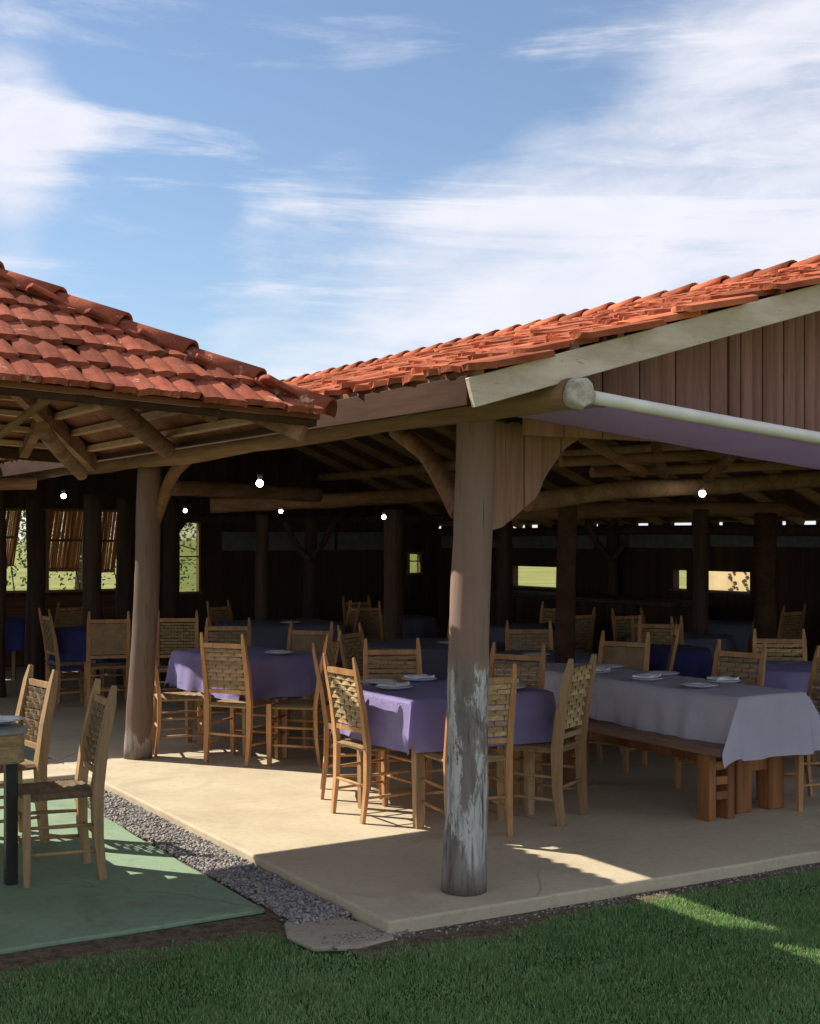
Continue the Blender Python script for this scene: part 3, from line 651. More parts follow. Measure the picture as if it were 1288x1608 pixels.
mb = MB(); mb.add([(3.9, 12.90, 1.93), (3.9, 12.90, 1.62), (4.12, 12.90, 1.93)], [(0, 1, 2), (2, 1, 0)]); 
mb = MB(); mb.add([(3.86, 12.88, 1.68), (4.10, 12.88, 1.97), (3.86, 12.88, 1.97), (3.86, 12.91, 1.68), (4.10, 12.91, 1.97), (3.86, 12.91, 1.97)], [(0, 1, 2), (5, 4, 3), (0, 3, 4, 1), (1, 4, 5, 2), (2, 5, 3, 0)]); mb.obj('corner_board', M['dark_wood'], hall)
# dark counter and shelves along the back
c_ = mk('bar_counter', None, loc=W(7.2, 7.8), rot=(0, 0, ROT), label='dark wooden bar counter standing along the far wall under the small openings', cat='counter')
bevel(MB().box((0, 0, .98), (.6, 3.6, .05)).obj('counter_top', M['dark_wood'], c_), .006)
for i in range(6): bevel(MB().box((-.24, -1.5+i*.6, .475), (.03, .58, .95)).obj('front_panel', M['wall_wood'], c_), .004)
for b in (-1.7, 1.7): MB().box((.0, b, .475), (.44, .04, .94)).obj('side_panel', M['wall_wood'], c_)

# ------------------------------------------------------------------ side hall at the back left
side = mk('side_hall', None, loc=C0, rot=(0, 0, ROT), label='dark roofed side hall behind the left pavilion with reed shutters on its windows', cat='building')
mb = MB(); rz = 3.35; e1 = 7.2; e2 = 13.4; mid = 10.3; z1_ = 2.36
mb.add([(-8, e1, z1_), (.05, e1, z1_), (.05, mid, rz), (-8, mid, rz), (-8, e2, z1_), (.05, e2, z1_)]+[(p[0], p[1], p[2]-.04) for p in [(-8, e1, z1_), (.05, e1, z1_), (.05, mid, rz), (-8, mid, rz), (-8, e2, z1_), (.05, e2, z1_)]],
       [(0, 1, 2, 3), (3, 2, 5, 4), (9, 8, 7, 6), (10, 11, 8, 9), (0, 6, 7, 1), (4, 5, 11, 10), (1, 7, 8, 2), (2, 8, 11, 5), (0, 3, 9, 6), (3, 4, 10, 9)])
sroof = mb.obj('roof', M['deck'], side)
ups = Vector((0, mid-e1, rz-z1_)).normalized()
slope_tiles(sroof, Vector((-8, e1-.05, z1_-.015)), Vector((1, 0, 0)), ups, 65, 14, M['clay'], lambda s, t: s < 8.0 and t < 3.2, camdist, seed=8, maxobj=0)
upb = Vector((0, mid-e2, rz-z1_)).normalized()
slope_tiles(sroof, Vector((-8, e2+.05, z1_-.015)), Vector((1, 0, 0)), upb, 65, 14, M['clay'], lambda s, t: s < 8.0 and t < 3.2, camdist, seed=9, maxobj=0)
caps(sroof, (-8, mid, rz+.04), (.0, mid, rz+.04), M['clay'], seed=7)
for i in range(10):
    a = -7.6+i*.8
    MB().bar((a, e1+.03, z1_-.08), (a, mid, rz-.085), .06, .08).obj('rafter', M['rafter'], side)
MB().tube([(a, 7.45+.02*math.sin(a), 2.2+.02*math.sin(a*2)) for a in np.linspace(-7.8, .45, 14)], .07, 10, .14, 4).obj('front_log', M['rafter'], side, True)
MB().tube([(a, 10.3, 2.2+.02*math.sin(a*2)) for a in np.linspace(-7.8, .45, 14)], .07, 10, .14, 6).obj('cross_log', M['rafter'], side, True)
wall(True, 13.0, -8, .1, 0, lambda s: 2.42, [(-1.6, -.6, .99, 2.08), (-.2, .06, .99, 2.08)], 'end_wall', 'wall_wood', parent=side)
for (x, Y) in ((55, 15.2), (146, 14.6), (197, 16.0), (268, 16.2)):
    p = LP(x, 780, Y); post((p.x, p.y, 0), (p.x, p.y, 2.17), .105, .095, M['dark_wood'], x, parent=side)
# plank wall below the windows
for i in range(6): 
    MB().box((1.9, 12.92, .10+i*.15), (3.4, .03, .142)).obj('wall_plank', M['lower_wall'], side)

# ------------------------------------------------------------------ left pavilion
pav = mk('tiled_pavilion', None, loc=C0, rot=(0, 0, ROT), label='small hip roofed pavilion with dark red clay tiles over the green patio', cat='pavilion')
pa1, pa0, pb0, pb1, pz = -.20, -7.2, .27, 3.5, 2.325; PS = .51; hw = (pb1-pb0)/2; pr = pz+PS*hw; bm_ = pb0+hw
c4 = [(pa0, pb0, pz), (pa1, pb0, pz), (pa1, pb1, pz), (pa0, pb1, pz)]; rA = (pa0+hw, bm_, pr); rB = (pa1-hw, bm_, pr)
mb = MB(); vs = c4+[rA, rB]; th = .025; vs = vs+[(p[0], p[1], p[2]-th) for p in vs]
fs = [(0, 1, 5, 4), (1, 2, 5), (2, 3, 4, 5), (3, 0, 4)]; mb.add(vs, fs+[tuple(i+6 for i in f[::-1]) for f in fs]+[(0, 6, 7, 1), (1, 7, 8, 2), (2, 8, 9, 3), (3, 9, 6, 0)])
proof = mb.obj('roof', M['pav_deck'], pav); proof.location = (-.118, 0, -.07); proof.rotation_euler = (0, .05, 0)  # sheet added against light leaks, coloured like the clay undersides
upp = Vector((0, 1, PS)).normalized(); cs = upp.y
slope_tiles(proof, Vector((pa1, pb0-.065, pz-.052)), Vector((-1, 0, 0)), upp, 71, 8, M['clay_dark'], lambda s, t: s > (t+.1)*cs-.05 and s < (pa1-pa0)-(t+.1)*cs, camdist, seed=11, maxobj=290, jz=.005, exp=.25, tv=.7, wd=.098, ts=.80)
upr = Vector((-1, 0, PS)).normalized()
slope_tiles(proof, Vector((pa1+.03, pb0, pz-.03)), Vector((0, 1, 0)), upr, 26, 8, M['clay_dark'], lambda s, t: (t+.1)*cs-.05 < s < (pb1-pb0)-(t+.1)*cs+.05, camdist, seed=12, maxobj=0)
upk = Vector((0, -1, PS)).normalized()
slope_tiles(proof, Vector((pa1, pb1+.045, pz-.03)), Vector((-1, 0, 0)), upk, 57, 8, M['clay_dark'], lambda s, t: s > (t+.1)*cs-.05 and s < (pa1-pa0)-(t+.1)*cs, camdist, seed=13, maxobj=0)
upl = Vector((1, 0, PS)).normalized()
slope_tiles(proof, Vector((pa0-.045, pb0, pz-.03)), Vector((0, 1, 0)), upl, 26, 8, M['clay_dark'], lambda s, t: (t+.1)*cs-.05 < s < (pb1-pb0)-(t+.1)*cs+.05, camdist, seed=14, maxobj=0)
hz = .045
caps(proof, (pa1+.03, pb0-.03, pz-.004), (rB[0], rB[1], pr+hz), M['clay_dark'], .37, .44, 3, .078)
caps(proof, (pa1+.06, pb1+.06, pz+.012), (rB[0], rB[1], pr+hz), M['clay_dark'], .37, .44, 4, .078)
caps(proof, (rA[0], rA[1], pr+hz+.02), (rB[0], rB[1], pr+hz+.02), M['clay_dark'], .37, .44, 5, .078)
bevel(MB().bar((pa0, pb0+.02, pz-.042), (pa1-.01, pb0+.02, pz-.042), .024, .03).obj('fascia_board', M['fascia'], proof), .003)
bevel(MB().bar((pa1-.02, pb0+.04, pz-.042), (pa1-.02, pb1-.02, pz-.042), .024, .03).obj('fascia_board', M['fascia'], proof), .003)
bevel(MB().bar((pa0, pb1-.02, pz-.055), (pa1-.04, pb1-.02, pz-.055), .024, .07).obj('fascia_board', M['fascia'], proof), .003)
for i in range(12):           # rafters of front and back slope
    a = pa1-.5-i*.56
    k = min(1, max(.12, (pa1-a)/hw)) if a > rB[0] else 1
    for sg, b0 in ((1, pb0+.04), (-1, pb1-.04)):
        MB().bar((a, b0, pz-.065+.04*PS), (a, b0+sg*(hw-.05)*k, pz-.065+PS*(hw-.02)*k), .055, .075).obj('rafter', M['rafter'], proof)
for i in range(10):
    for sg, b0 in ((1, pb0+.02), (-1, pb1-.02)):
        f = (i+.6)/10.6; bb = b0+sg*f*hw; MB().bar((pa0+f*hw+.05, bb, pz-.042+PS*f*hw), (pa1-f*hw-.05, bb, pz-.042+PS*f*hw), .055, .032).obj('batten', M['pale_rafter'], proof)
for i in range(10):
    f = (i+.6)/10.6; aa = pa1-.02-f*hw; MB().bar((aa, pb0+f*hw+.05, pz-.042+PS*f*hw), (aa, pb1-f*hw-.05, pz-.042+PS*f*hw), .055, .032).obj('batten', M['pale_rafter'], proof)
MB().bar((pa1-.05, pb0+.05, pz-.08), (rB[0], rB[1], pr-.1), .06, .10).obj('hip_rafter', M['rafter'], proof)
MB().bar((pa1-.05, pb1-.05, pz-.08), (rB[0], rB[1], pr-.1), .06, .10).obj('hip_rafter', M['rafter'], proof)
for b in (.95, 3.15): MB().tube([(a, b+.015*math.sin(a*2), 2.205+.012*math.sin(a*3)) for a in np.linspace(-7, -2.7, 12)], .062, 12, .12, b).obj('cross_log', M['log'], pav, True)
for a in (-2.9, -6.6):
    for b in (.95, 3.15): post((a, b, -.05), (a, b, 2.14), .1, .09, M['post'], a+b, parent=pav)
for a in (-2.9, -4.9): MB().tube([(a, b, 2.25) for b in np.linspace(.7, 3.4, 6)], .06, 10, .1, 4).obj('cross_log', M['log'], pav, True)
# the two diagonal struts and the slim ties under the roof corner
brace([(150, 606, 5.85), (200, 655, 6.6), (262, 706, 7.6)], .05, 'rafter', 3, pav, 'strut')
brace([(66, 672, 6.1), (95, 710, 6.5), (128, 744, 6.9)], .034, 'rafter', 4, pav, 'strut')
brace([(-30, 705, 6.2), (30, 660, 6.0), (88, 618, 5.8)], .018, 'log', 5, pav, 'strut')

# ------------------------------------------------------------------ awning
aw = mk('rolled_awning', None, loc=C0, rot=(0, 0, ROT), label='purple fabric awning hung from a white pole under the grey gable edge', cat='awning')
pA = loc(P(921, 622, 5.84)); pB = loc(P(1288, 688, 6.62)); pD = (pB-pA)
MB().tube([pA+pD*f+Vector((0, 0, -.002*math.sin(f*3.1))) for f in np.linspace(0, 1.9, 16)], .029, 14).obj('pole', M['white_paint'], aw, True)
q0 = loc(P(812, 655, 6.52)); q1 = loc(P(1288, 738, 7.5)); mb = MB(); nu, nv = 30, 8; vs = []; fs = []
for i in range(nu+1):
    f = i/nu*1.6
    t0 = pA+pD*(f*1.0)+Vector((0, 0, -.02)); t1 = q0+(q1-q0)*f
    if f < .12: t0 = t1.lerp(t0, .35+.65*(f/.12))
    for j in range(nv+1):
        g = j/nv; p = t0.lerp(t1, g); p.z -= .008*math.sin(math.pi*g)*min(1, f*4); p.z += .0012*math.sin(f*12+g*3); vs.append(p)
for i in range(nu):
    for j in range(nv): a = i*(nv+1)+j; fs.append((a, a+1, a+nv+2, a+nv+1))
mb.add(vs, fs); mb.obj('canopy', M['awning'], aw, True)

# ------------------------------------------------------------------ chairs
def strap_mesh(phase, mat, wd=.36, h=.026, nst=6):
    mb = MB(); n = nst*4; vs = []; fs = []
    for i in range(n+1):
        x = -wd/2+wd*i/n; y = .0042*math.sin(math.pi*i/4+phase*math.pi); e = .0012*math.sin(i*1.7+phase)
        vs += [(x, y-.003, -h/2+e), (x, y-.003, h/2+e), (x, y+.003, h/2+e), (x, y+.003, -h/2+e)]
    for i in range(n):
        o = 4*i; q = o+4; fs += [(o, q, q+1, o+1), (o+1, q+1, q+2, o+2), (o+2, q+2, q+3, o+3), (o+3, q+3, q, o)]
    fs += [(0, 1, 2, 3), (4*n+3, 4*n+2, 4*n+1, 4*n)]; mb.add(vs, fs); return mb.mesh('strap', mat)
def rear_path(s_, hh): return [(s_*.185, -.20, 0), (s_*.19, -.175, .22), (s_*.19, -.17, .45), (s_*.19, -.20, .68), (s_*.188, -.245, .90*hh), (s_*.185, -.262, .99*hh)]
def bend(z, hh=1):
    zs = [(0, -.20), (.22, -.175), (.45, -.17), (.68, -.20), (.90*hh, -.245), (.99*hh, -.262)]
    for (a0, y0), (a1, y1) in zip(zs, zs[1:]):
        if z <= a1: return y0+(y1-y0)*(z-a0)/(a1-a0)
    return zs[-1][1]
def make_chair(style='wood', detail=True, hh=1.0):
    r = mk('chair', None); wm = M['chair_tan' if style == 'tan' else 'chair_wood']; st = M[{'wood': 'straw', 'tan': 'straw_dark', 'ladder': 'straw_light', 'light': 'straw_light', 'cloth': 'rattan_fabric'}[style]]
    if style == 'ladder': wm = M['chair_tan']
    for s_ in (-1, 1):
        wide = .034 if style in ('tan', 'ladder') else .021
        MB().tube(rear_path(s_, hh), [wide*.8, wide, wide*1.12, wide, wide*.85, wide*.45], 8, .05, s_, .72 if style != 'tan' else .8, square=True).obj('rear_post', wm, r)
        MB().tube([(s_*.205, .185, 0), (s_*.205, .185, .1), (s_*.205, .185, .3), (s_*.205, .185, .465)], [.0155, .019, .021, .019], 8, .05, s_+3, square=True).obj('leg', wm, r)
        for z in (.15, .285): MB().tube([(s_*.195, -.18, z), (s_*.203, 0, z+.004), (s_*.203, .18, z+.008)], [.0085, .011, .0085], 6).obj('rung', wm, r, True)
    for z in (.20, .33): MB().tube([(-.2, .185, z), (0, .187, z), (.2, .185, z)], [.0085, .0115, .0085], 6).obj('rung', wm, r, True)
    MB().tube([(-.185, -.18, .22), (0, -.182, .22), (.185, -.18, .22)], [.0085, .0115, .0085], 6).obj('rung', wm, r, True)
    # seat of woven rush: four fans meeting in the middle
    mb = MB(); n = 16; vs = []; fs = []
    for j in range(n+1):
        for i in range(n+1):
            x = (i/n-.5); y = (j/n-.5); d_ = max(abs(x), abs(y))*2
            rib = .0045*abs(math.sin(math.pi*n*.5*(x if abs(x) > abs(y) else y)*1.0))
            z = .452-.008*(1-d_)-(.012 if d_ > .97 else 0)+rib
            vs.append((x*(.42-.03*(.5-y)), y*.385+.005, z))
    m_ = n+1
    for j in range(n):
        for i in range(n): a = j*m_+i; fs.append((a, a+1, a+m_+1, a+m_))
    o = len(vs); ring = [i for i in range(m_)]+[j*m_+n for j in range(1, m_)]+[n*m_+i for i in range(n-1, -1, -1)]+[j*m_ for j in range(n-1, 0, -1)]
    for q in ring: x, y, z = vs[q]; vs.append((x*.96, y*.96, .425))
    k = len(ring)
    for i in range(k): fs.append((ring[i], o+i, o+(i+1) % k, ring[(i+1) % k]))
    fs.append(tuple(o+i for i in range(k))); mb.add(vs, fs); mb.obj('seat', M['straw' if style != 'tan' else 'straw_dark'], r)
    for z, h_ in ((.545, .03), (.895*hh, .035)) if style != 'ladder' else ((.52, .03),):
        y = bend(z, hh); MB().bar((-.178, y, z), (.178, y, z), .018, h_).obj('back_rail', wm, r)
    z0, z1 = (.568, .872*hh) if style != 'ladder' else (.56, .93*hh)
    if style == 'cloth':
        mb = MB(); vs = []; 
        for i in range(7): z = z0+(z1-z0)*i/6; y = bend(z, hh); vs += [(-.172, y-.006, z), (.172, y-.006, z), (.172, y+.006, z), (-.172, y+.006, z)]
        fs = [(0, 1, 2, 3)[::-1], tuple(24+k for k in range(4))]+[(4*i+k, 4*i+(k+1) % 4, 4*i+4+(k+1) % 4, 4*i+4+k) for i in range(6) for k in range(4)]; mb.add(vs, fs); mb.obj('back_panel', st, r)
    else:
        rows = int((z1-z0)/.028); ms = [strap_mesh(p_, st) for p_ in (0, 1)]
        if detail:
            for i in range(rows):
                z = z0+.014+i*(z1-z0)/rows; rr_ = random.Random(i*3+1)
                mk('strap', ms[i % 2], r, loc=(0, bend(z, hh), z), rot=(-.15, rr_.gauss(0, .012), 0))
        else:
            mb = MB()
            for i in range(rows):
                z = z0+.014+i*(z1-z0)/rows; y = bend(z, hh)
                for k in range(6): mb.box((-.15+.06*k, y+(.004 if (i+k) % 2 else -.004), z), (.058, .006, .025))
            mb.obj('woven_back', st, r)
        if detail or 1:
            mb = MB()
            for k in range(6): x = -.15+.06*k; mb.tube([(x, bend(z, hh), z) for z in np.linspace(z0-.01, z1+.01, 5)], .0035, 5)
            mb.obj('stakes', M['straw_dark'] if style != 'tan' else M['chair_tan'], r)
    return r
kids = {}
def copy_tree(o, parent=None):
    c = o.copy(); COL.objects.link(c)
    if parent is not None: c.parent = parent
    for ch in kids[o.name]: copy_tree(ch, c) if ch.name in kids else None
    return c
proto = {}
def chair(key, R_, f, label, group=None, dz=0, tilt=0):
    style, detail = key; f = Vector((f[0], f[1], 0)).normalized()
    first = key not in proto
    if first:
        r = make_chair(style, detail, 1.0); proto[key] = (r, [c for c in bpy.data.objects if c.parent == r])
    else:
        src, parts = proto[key]; r = src.copy(); COL.objects.link(r)
        rj = random.Random(len(label)*7+int(R_[0]*100)); lean = rj.gauss(0, .012)
        for c in parts:
            d = c.copy(); COL.objects.link(d); d.parent = r
            if d.name.startswith('strap'): d.location = c.location+Vector((rj.gauss(0, .002), rj.gauss(0, .0015), rj.gauss(0, .0022))); d.rotation_euler = (c.rotation_euler.x, rj.gauss(0, .018), rj.gauss(0, .01))
    p = Vector((R_[0], R_[1], dz))+f*.19
    r.location = p; r.rotation_euler = (0, 0, math.atan2(-f.x, f.y)+tilt)
    r['label'] = label; r['category'] = 'chair'; r['group'] = group or 'rustic wooden chairs'
    return r
W1, W0, T1_, L1, C1_, G1 = ('wood', True), ('wood', False), ('tan', True), ('ladder', True), ('cloth', False), ('light', True)
chair(T1_, (-1.67, 7.20), (-.90, -.43), 'rough weathered wooden chair with bark-like woven back, nearest on the green patio', dz=-.05)
chair(T1_, (-2.22, 8.02), (-.80, -.6), 'rough weathered chair farther along the grey patio table, behind the nearest patio chair', dz=-.05)
chair(W1, (-1.375, 10.29), (.46, .89), 'high straw backed chair seen from behind, before the purple table by the left post')
chair(W0, (-.64, 10.33), (-.98, .2), 'wooden chair seen side-on at the right side of the purple table by the left post')
chair(W0, (-2.02, 10.85), (.95, .25), 'wooden chair partly hidden by the left post, its rungs showing below the purple cloth')
chair(G1, (-.37, 8.31), (.85, .52), 'orange sunlit wooden chair with pale woven back, left of the nearest purple table')
chair(W1, (-.575, 9.10), (.99, .07), 'tall orange chair seen edge-on just behind the sunlit chair at the nearest purple table')
chair(G1, (.395, 7.76), (-.37, .93), 'wooden chair half hidden behind the peeling front post')
chair(L1, (.975, 8.245), (-.87, .48), 'tan chair with ladder-like strap back turned left, right of the nearest purple table')
chair(W1, (-.12, 9.62), (.12, -.99), 'straw backed chair facing the camera behind the nearest purple table')
chair(W1, (.70, 9.2), (-.5, -.86), 'chair at the back right of the nearest purple table, beside the front post')
chair(W1, (-1.62, 12.15), (.05, -1), 'chair behind the left purple table, just above the high backed straw chair')
chair(C1_, (-.86, 11.6), (-.3, -.95), 'chair with plain tan back between the two purple tables, facing the camera')
chair(W0, (-.44, 11.3), (.9, -.42), 'chair with dark posts turned right behind the tall edge-on chair')
chair(W0, (-2.28, 13.4), (.1, -1), 'chair in shade just right of the left post at the back')
chair(C1_, (-2.93, 13.3), (-.25, .95), 'chair with plain tan cloth back, seen from behind left of the left post')
chair(W0, (-3.62, 13.8), (.87, .5), 'chair turned right beside the small sun-flecked blue table')
chair(C1_, (1.60, 10.35), (-.55, -.83), 'chair with plain tan back behind the far end of the long white table')
chair(W0, (2.08, 11.0), (-1, .15), 'reddish chair seen side-on beside the round blue cloth behind the long table')
chair(W1, (2.24, 9.42), (-.75, -.66), 'straw backed chair pulled up to the far long side of the white table')
chair(G1, (2.88, 10.65), (-.15, -1), 'pale woven chair behind the small purple table at the right')
chair(W1, (2.70, 8.85), (-.93, -.36), 'woven chair cut by the right edge of the picture beside the white table end')

# ------------------------------------------------------------------ tables and cloths
def round_cloth(r0, drop, seed, corner=.08, th0=0., flare=.05, nf=11, square=0., z=.765):
    rr = random.Random(seed); n = 128; vs = []; fs = []; prof = [0, .35, .7, .94, 1.0]; ks = [rr.uniform(0, 6.28) for _ in range(4)]
    rows = []
    def rad(th): 
        if square: c, s_ = abs(math.cos(th-th0)), abs(math.sin(th-th0)); q = 1/((c**6+s_**6)**(1/6)); return r0*(1+(q-1)*square)
        return r0
    for k in prof: rows.append([(rad(2*math.pi*i/n)*k*math.cos(2*math.pi*i/n), rad(2*math.pi*i/n)*k*math.sin(2*math.pi*i/n), z-(.006 if k == 1 else 0)+.0015*math.sin(k*9+i*.3)) for i in range(n)])
    m_ = 9
    for j in range(1, m_+1):
        f = j/m_; row = []
        for i in range(n):
            th = 2*math.pi*i/n; d_ = drop+corner*math.cos(4*(th-th0-math.pi/4))
            fold = math.sin(nf*th+ks[0]+.8*math.sin(2*th+ks[1]))+.5*math.sin((nf*2-3)*th+ks[2])
            r_ = rad(th)+.008+flare*f**.8+.026*fold*f**1.2; row.append((r_*math.cos(th), r_*math.sin(th), z-.006-d_*f))
        rows.append(row)
    for r_ in rows: vs += r_
    for j in range(len(rows)-1):
        for i in range(n): i2 = (i+1) % n; fs.append((j*n+i, j*n+i2, (j+1)*n+i2, (j+1)*n+i) if j else (i, i2, n+i2, n+i))
    fs = fs[n:]; fs.append(tuple(range(n, 2*n))); mb = MB(); mb.add(vs, [f for f in fs]); return mb.mesh('tablecloth', None, True)
def round_table(x, y, r_, mat, seed, tl, cl, group='round dining tables', legmat='chair_tan', th0=.4, drop=.30, corner=.05, square=0., legang=.5, nf=11, cgroup='draped tablecloths', lr=.36):
    t_ = mk('round_table' if not square else 'dining_table', None, loc=(x, y, 0), label=tl, cat='table', group=group)
    mb = MB(); mb.lathe([(r_-.02, .725), (r_-.004, .732), (r_-.004, .748), (r_-.02, .755)], 40); mb.obj('tabletop', M['chair_wood'], t_)
    for k in range(4):
        a = legang+k*math.pi/2; MB().tube([(lr*math.cos(a), lr*math.sin(a), 0), (lr*.96*math.cos(a), lr*.96*math.sin(a), .4), (lr*.93*math.cos(a), lr*.93*math.sin(a), .724)], [.021, .028, .034], 8, .04, k, square=True).obj('leg', M[legmat], t_)
    mb = MB()
    for k in range(4): a = legang+k*math.pi/2; b = a+math.pi/2; q = lr*.93; mb.bar((q*math.cos(a), q*math.sin(a), .68), (q*math.cos(b), q*math.sin(b), .68), .022, .08)
    mb.obj('apron', M[legmat], t_)
    me = round_cloth(r_, drop, seed, corner, th0, .05, nf, square); me.materials.clear(); me.materials.append(M[mat])
    o = mk('tablecloth', me, None, loc=(x, y, 0), label=cl, cat='tablecloth', group=cgroup); return t_
def rect_cloth(ha, hb, side_, ends, z, mat, seed, na=64, nb=150, cs_=1.0):
    def cz(q, n_): return (abs(math.sin(q*n_))**.5)*(1 if math.sin(q*n_) > 0 else -1)
    a_max = ha+side_; vs = []; fs = []; rr = random.Random(seed)
    for j in range(nb+1):
        for i in range(na+1):
            a = -a_max+2*a_max*i/na; b = -(hb+ends[0])+(2*hb+ends[0]+ends[1])*j/nb
            da = max(abs(a)-ha, 0); db = max(abs(b)-hb, 0); sa = 1 if a > 0 else -1; sb = 1 if b > 0 else -1
            if da == 0 and db == 0: p = (a, b, z+.006*mnoise.noise(Vector((a*5, b*5, seed)))+.003*mnoise.noise(Vector((a*14, b*14, seed)))+.003+(.0035 if abs(math.sin(b*3.4)) < .05 or abs(a-.04) < .008 else 0))
            elif db == 0: 
                f = da/side_; w_ = .024*math.sin(b*8+1.5*math.sin(b*3+seed))+.012*cz(b+seed, 11)+.008*math.sin(b*29+2)+(.007 if abs(math.sin(b*3.4)) < .06 else 0)+.012*mnoise.noise(Vector((b*6, da*9, seed)))
                p = (sa*(ha+.006+.02*f+w_*f), b, z-.006-da*.985+.02*math.sin(b*2.1)*f)
            elif da == 0:
                f = db/max(ends); w_ = .022*math.sin(a*12+1+seed)+.010*cz(a+seed, 15)+.006*math.sin(a*33)+.012*mnoise.noise(Vector((a*6, db*9, seed)))
                p = (a, sb*(hb+.006+.03*f+w_*f), z-.006-db*.985)
            else:
                r_ = math.hypot(da, db)*(1 if cs_ == 1 else .88); ph = math.atan2(db, da); fl = .10+.42*math.sin(2*ph)
                p = (sa*(ha+.006+r_*(.06+(.50 if cs_ == 1 else .10)*math.sin(2*ph)**2)*math.cos(ph)**.6), sb*(hb+.006+r_*(.08+(.12 if cs_ == 1 else .05)*math.sin(2*ph))*math.sin(ph)), z-.006-r_*(.985-.16*math.sin(2*ph)))
            vs.append(p)
    for j in range(nb):
        for i in range(na): k = j*(na+1)+i; fs.append((k, k+1, k+na+2, k+na+1))
    mb = MB(); mb.add(vs, fs); return mb.mesh('tablecloth', mat, True)
def rect_table(cx, cy, rot_, ha, hb, mat, seed, tl, cl, drop=.27, legmat='chair_tan'):
    t_ = mk('dining_table', None, loc=(cx, cy, 0), rot=(0, 0, rot_), label=tl, cat='table', group='dining tables')
    bevel(MB().box((0, 0, .742), (2*ha-.01, 2*hb-.01, .03)).obj('tabletop', M['chair_wood'], t_), .004)
    for sx in (-1, 1):
        for sy in (-1, 1):
            x, y = sx*(ha-.10), sy*(hb-.10)
            MB().tube([(x, y, 0), (x, y, .4), (x, y, .726)], [.024, .030, .036], 8, .04, seed+sx, square=True).obj('leg', M[legmat], t_)
    for sx in (-1, 1): bevel(MB().box((sx*(ha-.10), 0, .67), (.022, 2*hb-.27, .09)).obj('apron', M[legmat], t_), .002)
    for sy in (-1, 1): bevel(MB().box((0, sy*(hb-.10), .67), (2*ha-.27, .022, .09)).obj('apron', M[legmat], t_), .002)
    mk('tablecloth', rect_cloth(ha, hb, drop, (drop, drop), .764, M[mat], seed, 70, 70, .8), None, loc=(cx, cy, 0), rot=(0, 0, rot_), label=cl, cat='tablecloth', group='draped tablecloths')
rect_table(.218, 8.52, ROT, .50, .44, 'purple', 3, 'wooden table nearest the front post, on pale tapered legs', 'purple cloth draped over the nearest table behind the peeling front post', .30)
rect_table(-1.34, 11.22, R(38), .38, .56, 'purple', 5, 'wooden table beside the left post under a sunlit purple cloth', 'purple cloth with bright sun streaks on the table right of the left post', .31)
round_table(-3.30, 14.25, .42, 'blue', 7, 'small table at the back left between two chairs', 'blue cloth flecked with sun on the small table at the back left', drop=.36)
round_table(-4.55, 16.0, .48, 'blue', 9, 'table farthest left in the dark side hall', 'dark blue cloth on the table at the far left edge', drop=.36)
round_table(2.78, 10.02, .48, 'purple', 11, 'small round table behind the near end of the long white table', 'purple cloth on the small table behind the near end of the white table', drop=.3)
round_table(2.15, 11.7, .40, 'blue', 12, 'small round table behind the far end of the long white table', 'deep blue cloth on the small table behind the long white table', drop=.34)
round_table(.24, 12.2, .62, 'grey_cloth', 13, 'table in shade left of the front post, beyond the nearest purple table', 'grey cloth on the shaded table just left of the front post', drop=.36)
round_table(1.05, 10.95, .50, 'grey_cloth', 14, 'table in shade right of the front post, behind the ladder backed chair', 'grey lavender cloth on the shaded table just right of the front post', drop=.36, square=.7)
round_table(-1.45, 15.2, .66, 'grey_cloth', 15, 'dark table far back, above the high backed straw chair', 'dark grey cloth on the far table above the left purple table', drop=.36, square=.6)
GC = 'tables deep in the dark hall'
far = [(2.6, 13.2), (1.3, 14.6), (-.2, 16.2), (3.6, 15.2)]
FL = ['beside the thin dark post at the right', 'beyond the reddish post right of centre', 'under the tiny bright window', 'below the cream patterned opening']
FK = ['leftmost', 'middle', 'rightmost']
for i, (x, y) in enumerate(far):
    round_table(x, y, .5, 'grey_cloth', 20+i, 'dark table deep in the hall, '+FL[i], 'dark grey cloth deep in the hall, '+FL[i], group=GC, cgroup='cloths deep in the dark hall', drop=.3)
    for k in range(3):
        an = i*1.1+k*2.1; chair(W0, (x+.72*math.cos(an), y+.72*math.sin(an)), (-math.cos(an), -math.sin(an)), FK[k]+' dark chair at the deep hall table '+FL[i], 'chairs deep in the dark hall')
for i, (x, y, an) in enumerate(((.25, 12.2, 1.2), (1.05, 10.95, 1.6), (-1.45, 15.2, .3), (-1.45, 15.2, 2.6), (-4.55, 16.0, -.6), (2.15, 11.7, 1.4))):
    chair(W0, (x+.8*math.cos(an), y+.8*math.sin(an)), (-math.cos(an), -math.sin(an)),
          ['chair behind the shaded grey table left of the front post', 'chair behind the grey table right of the front post', 'chair at the right side of the dark grey table far back', 'chair behind the dark grey table far back', 'chair beside the dark blue table at the far left edge', 'chair behind the deep blue table behind the long white table'][i])

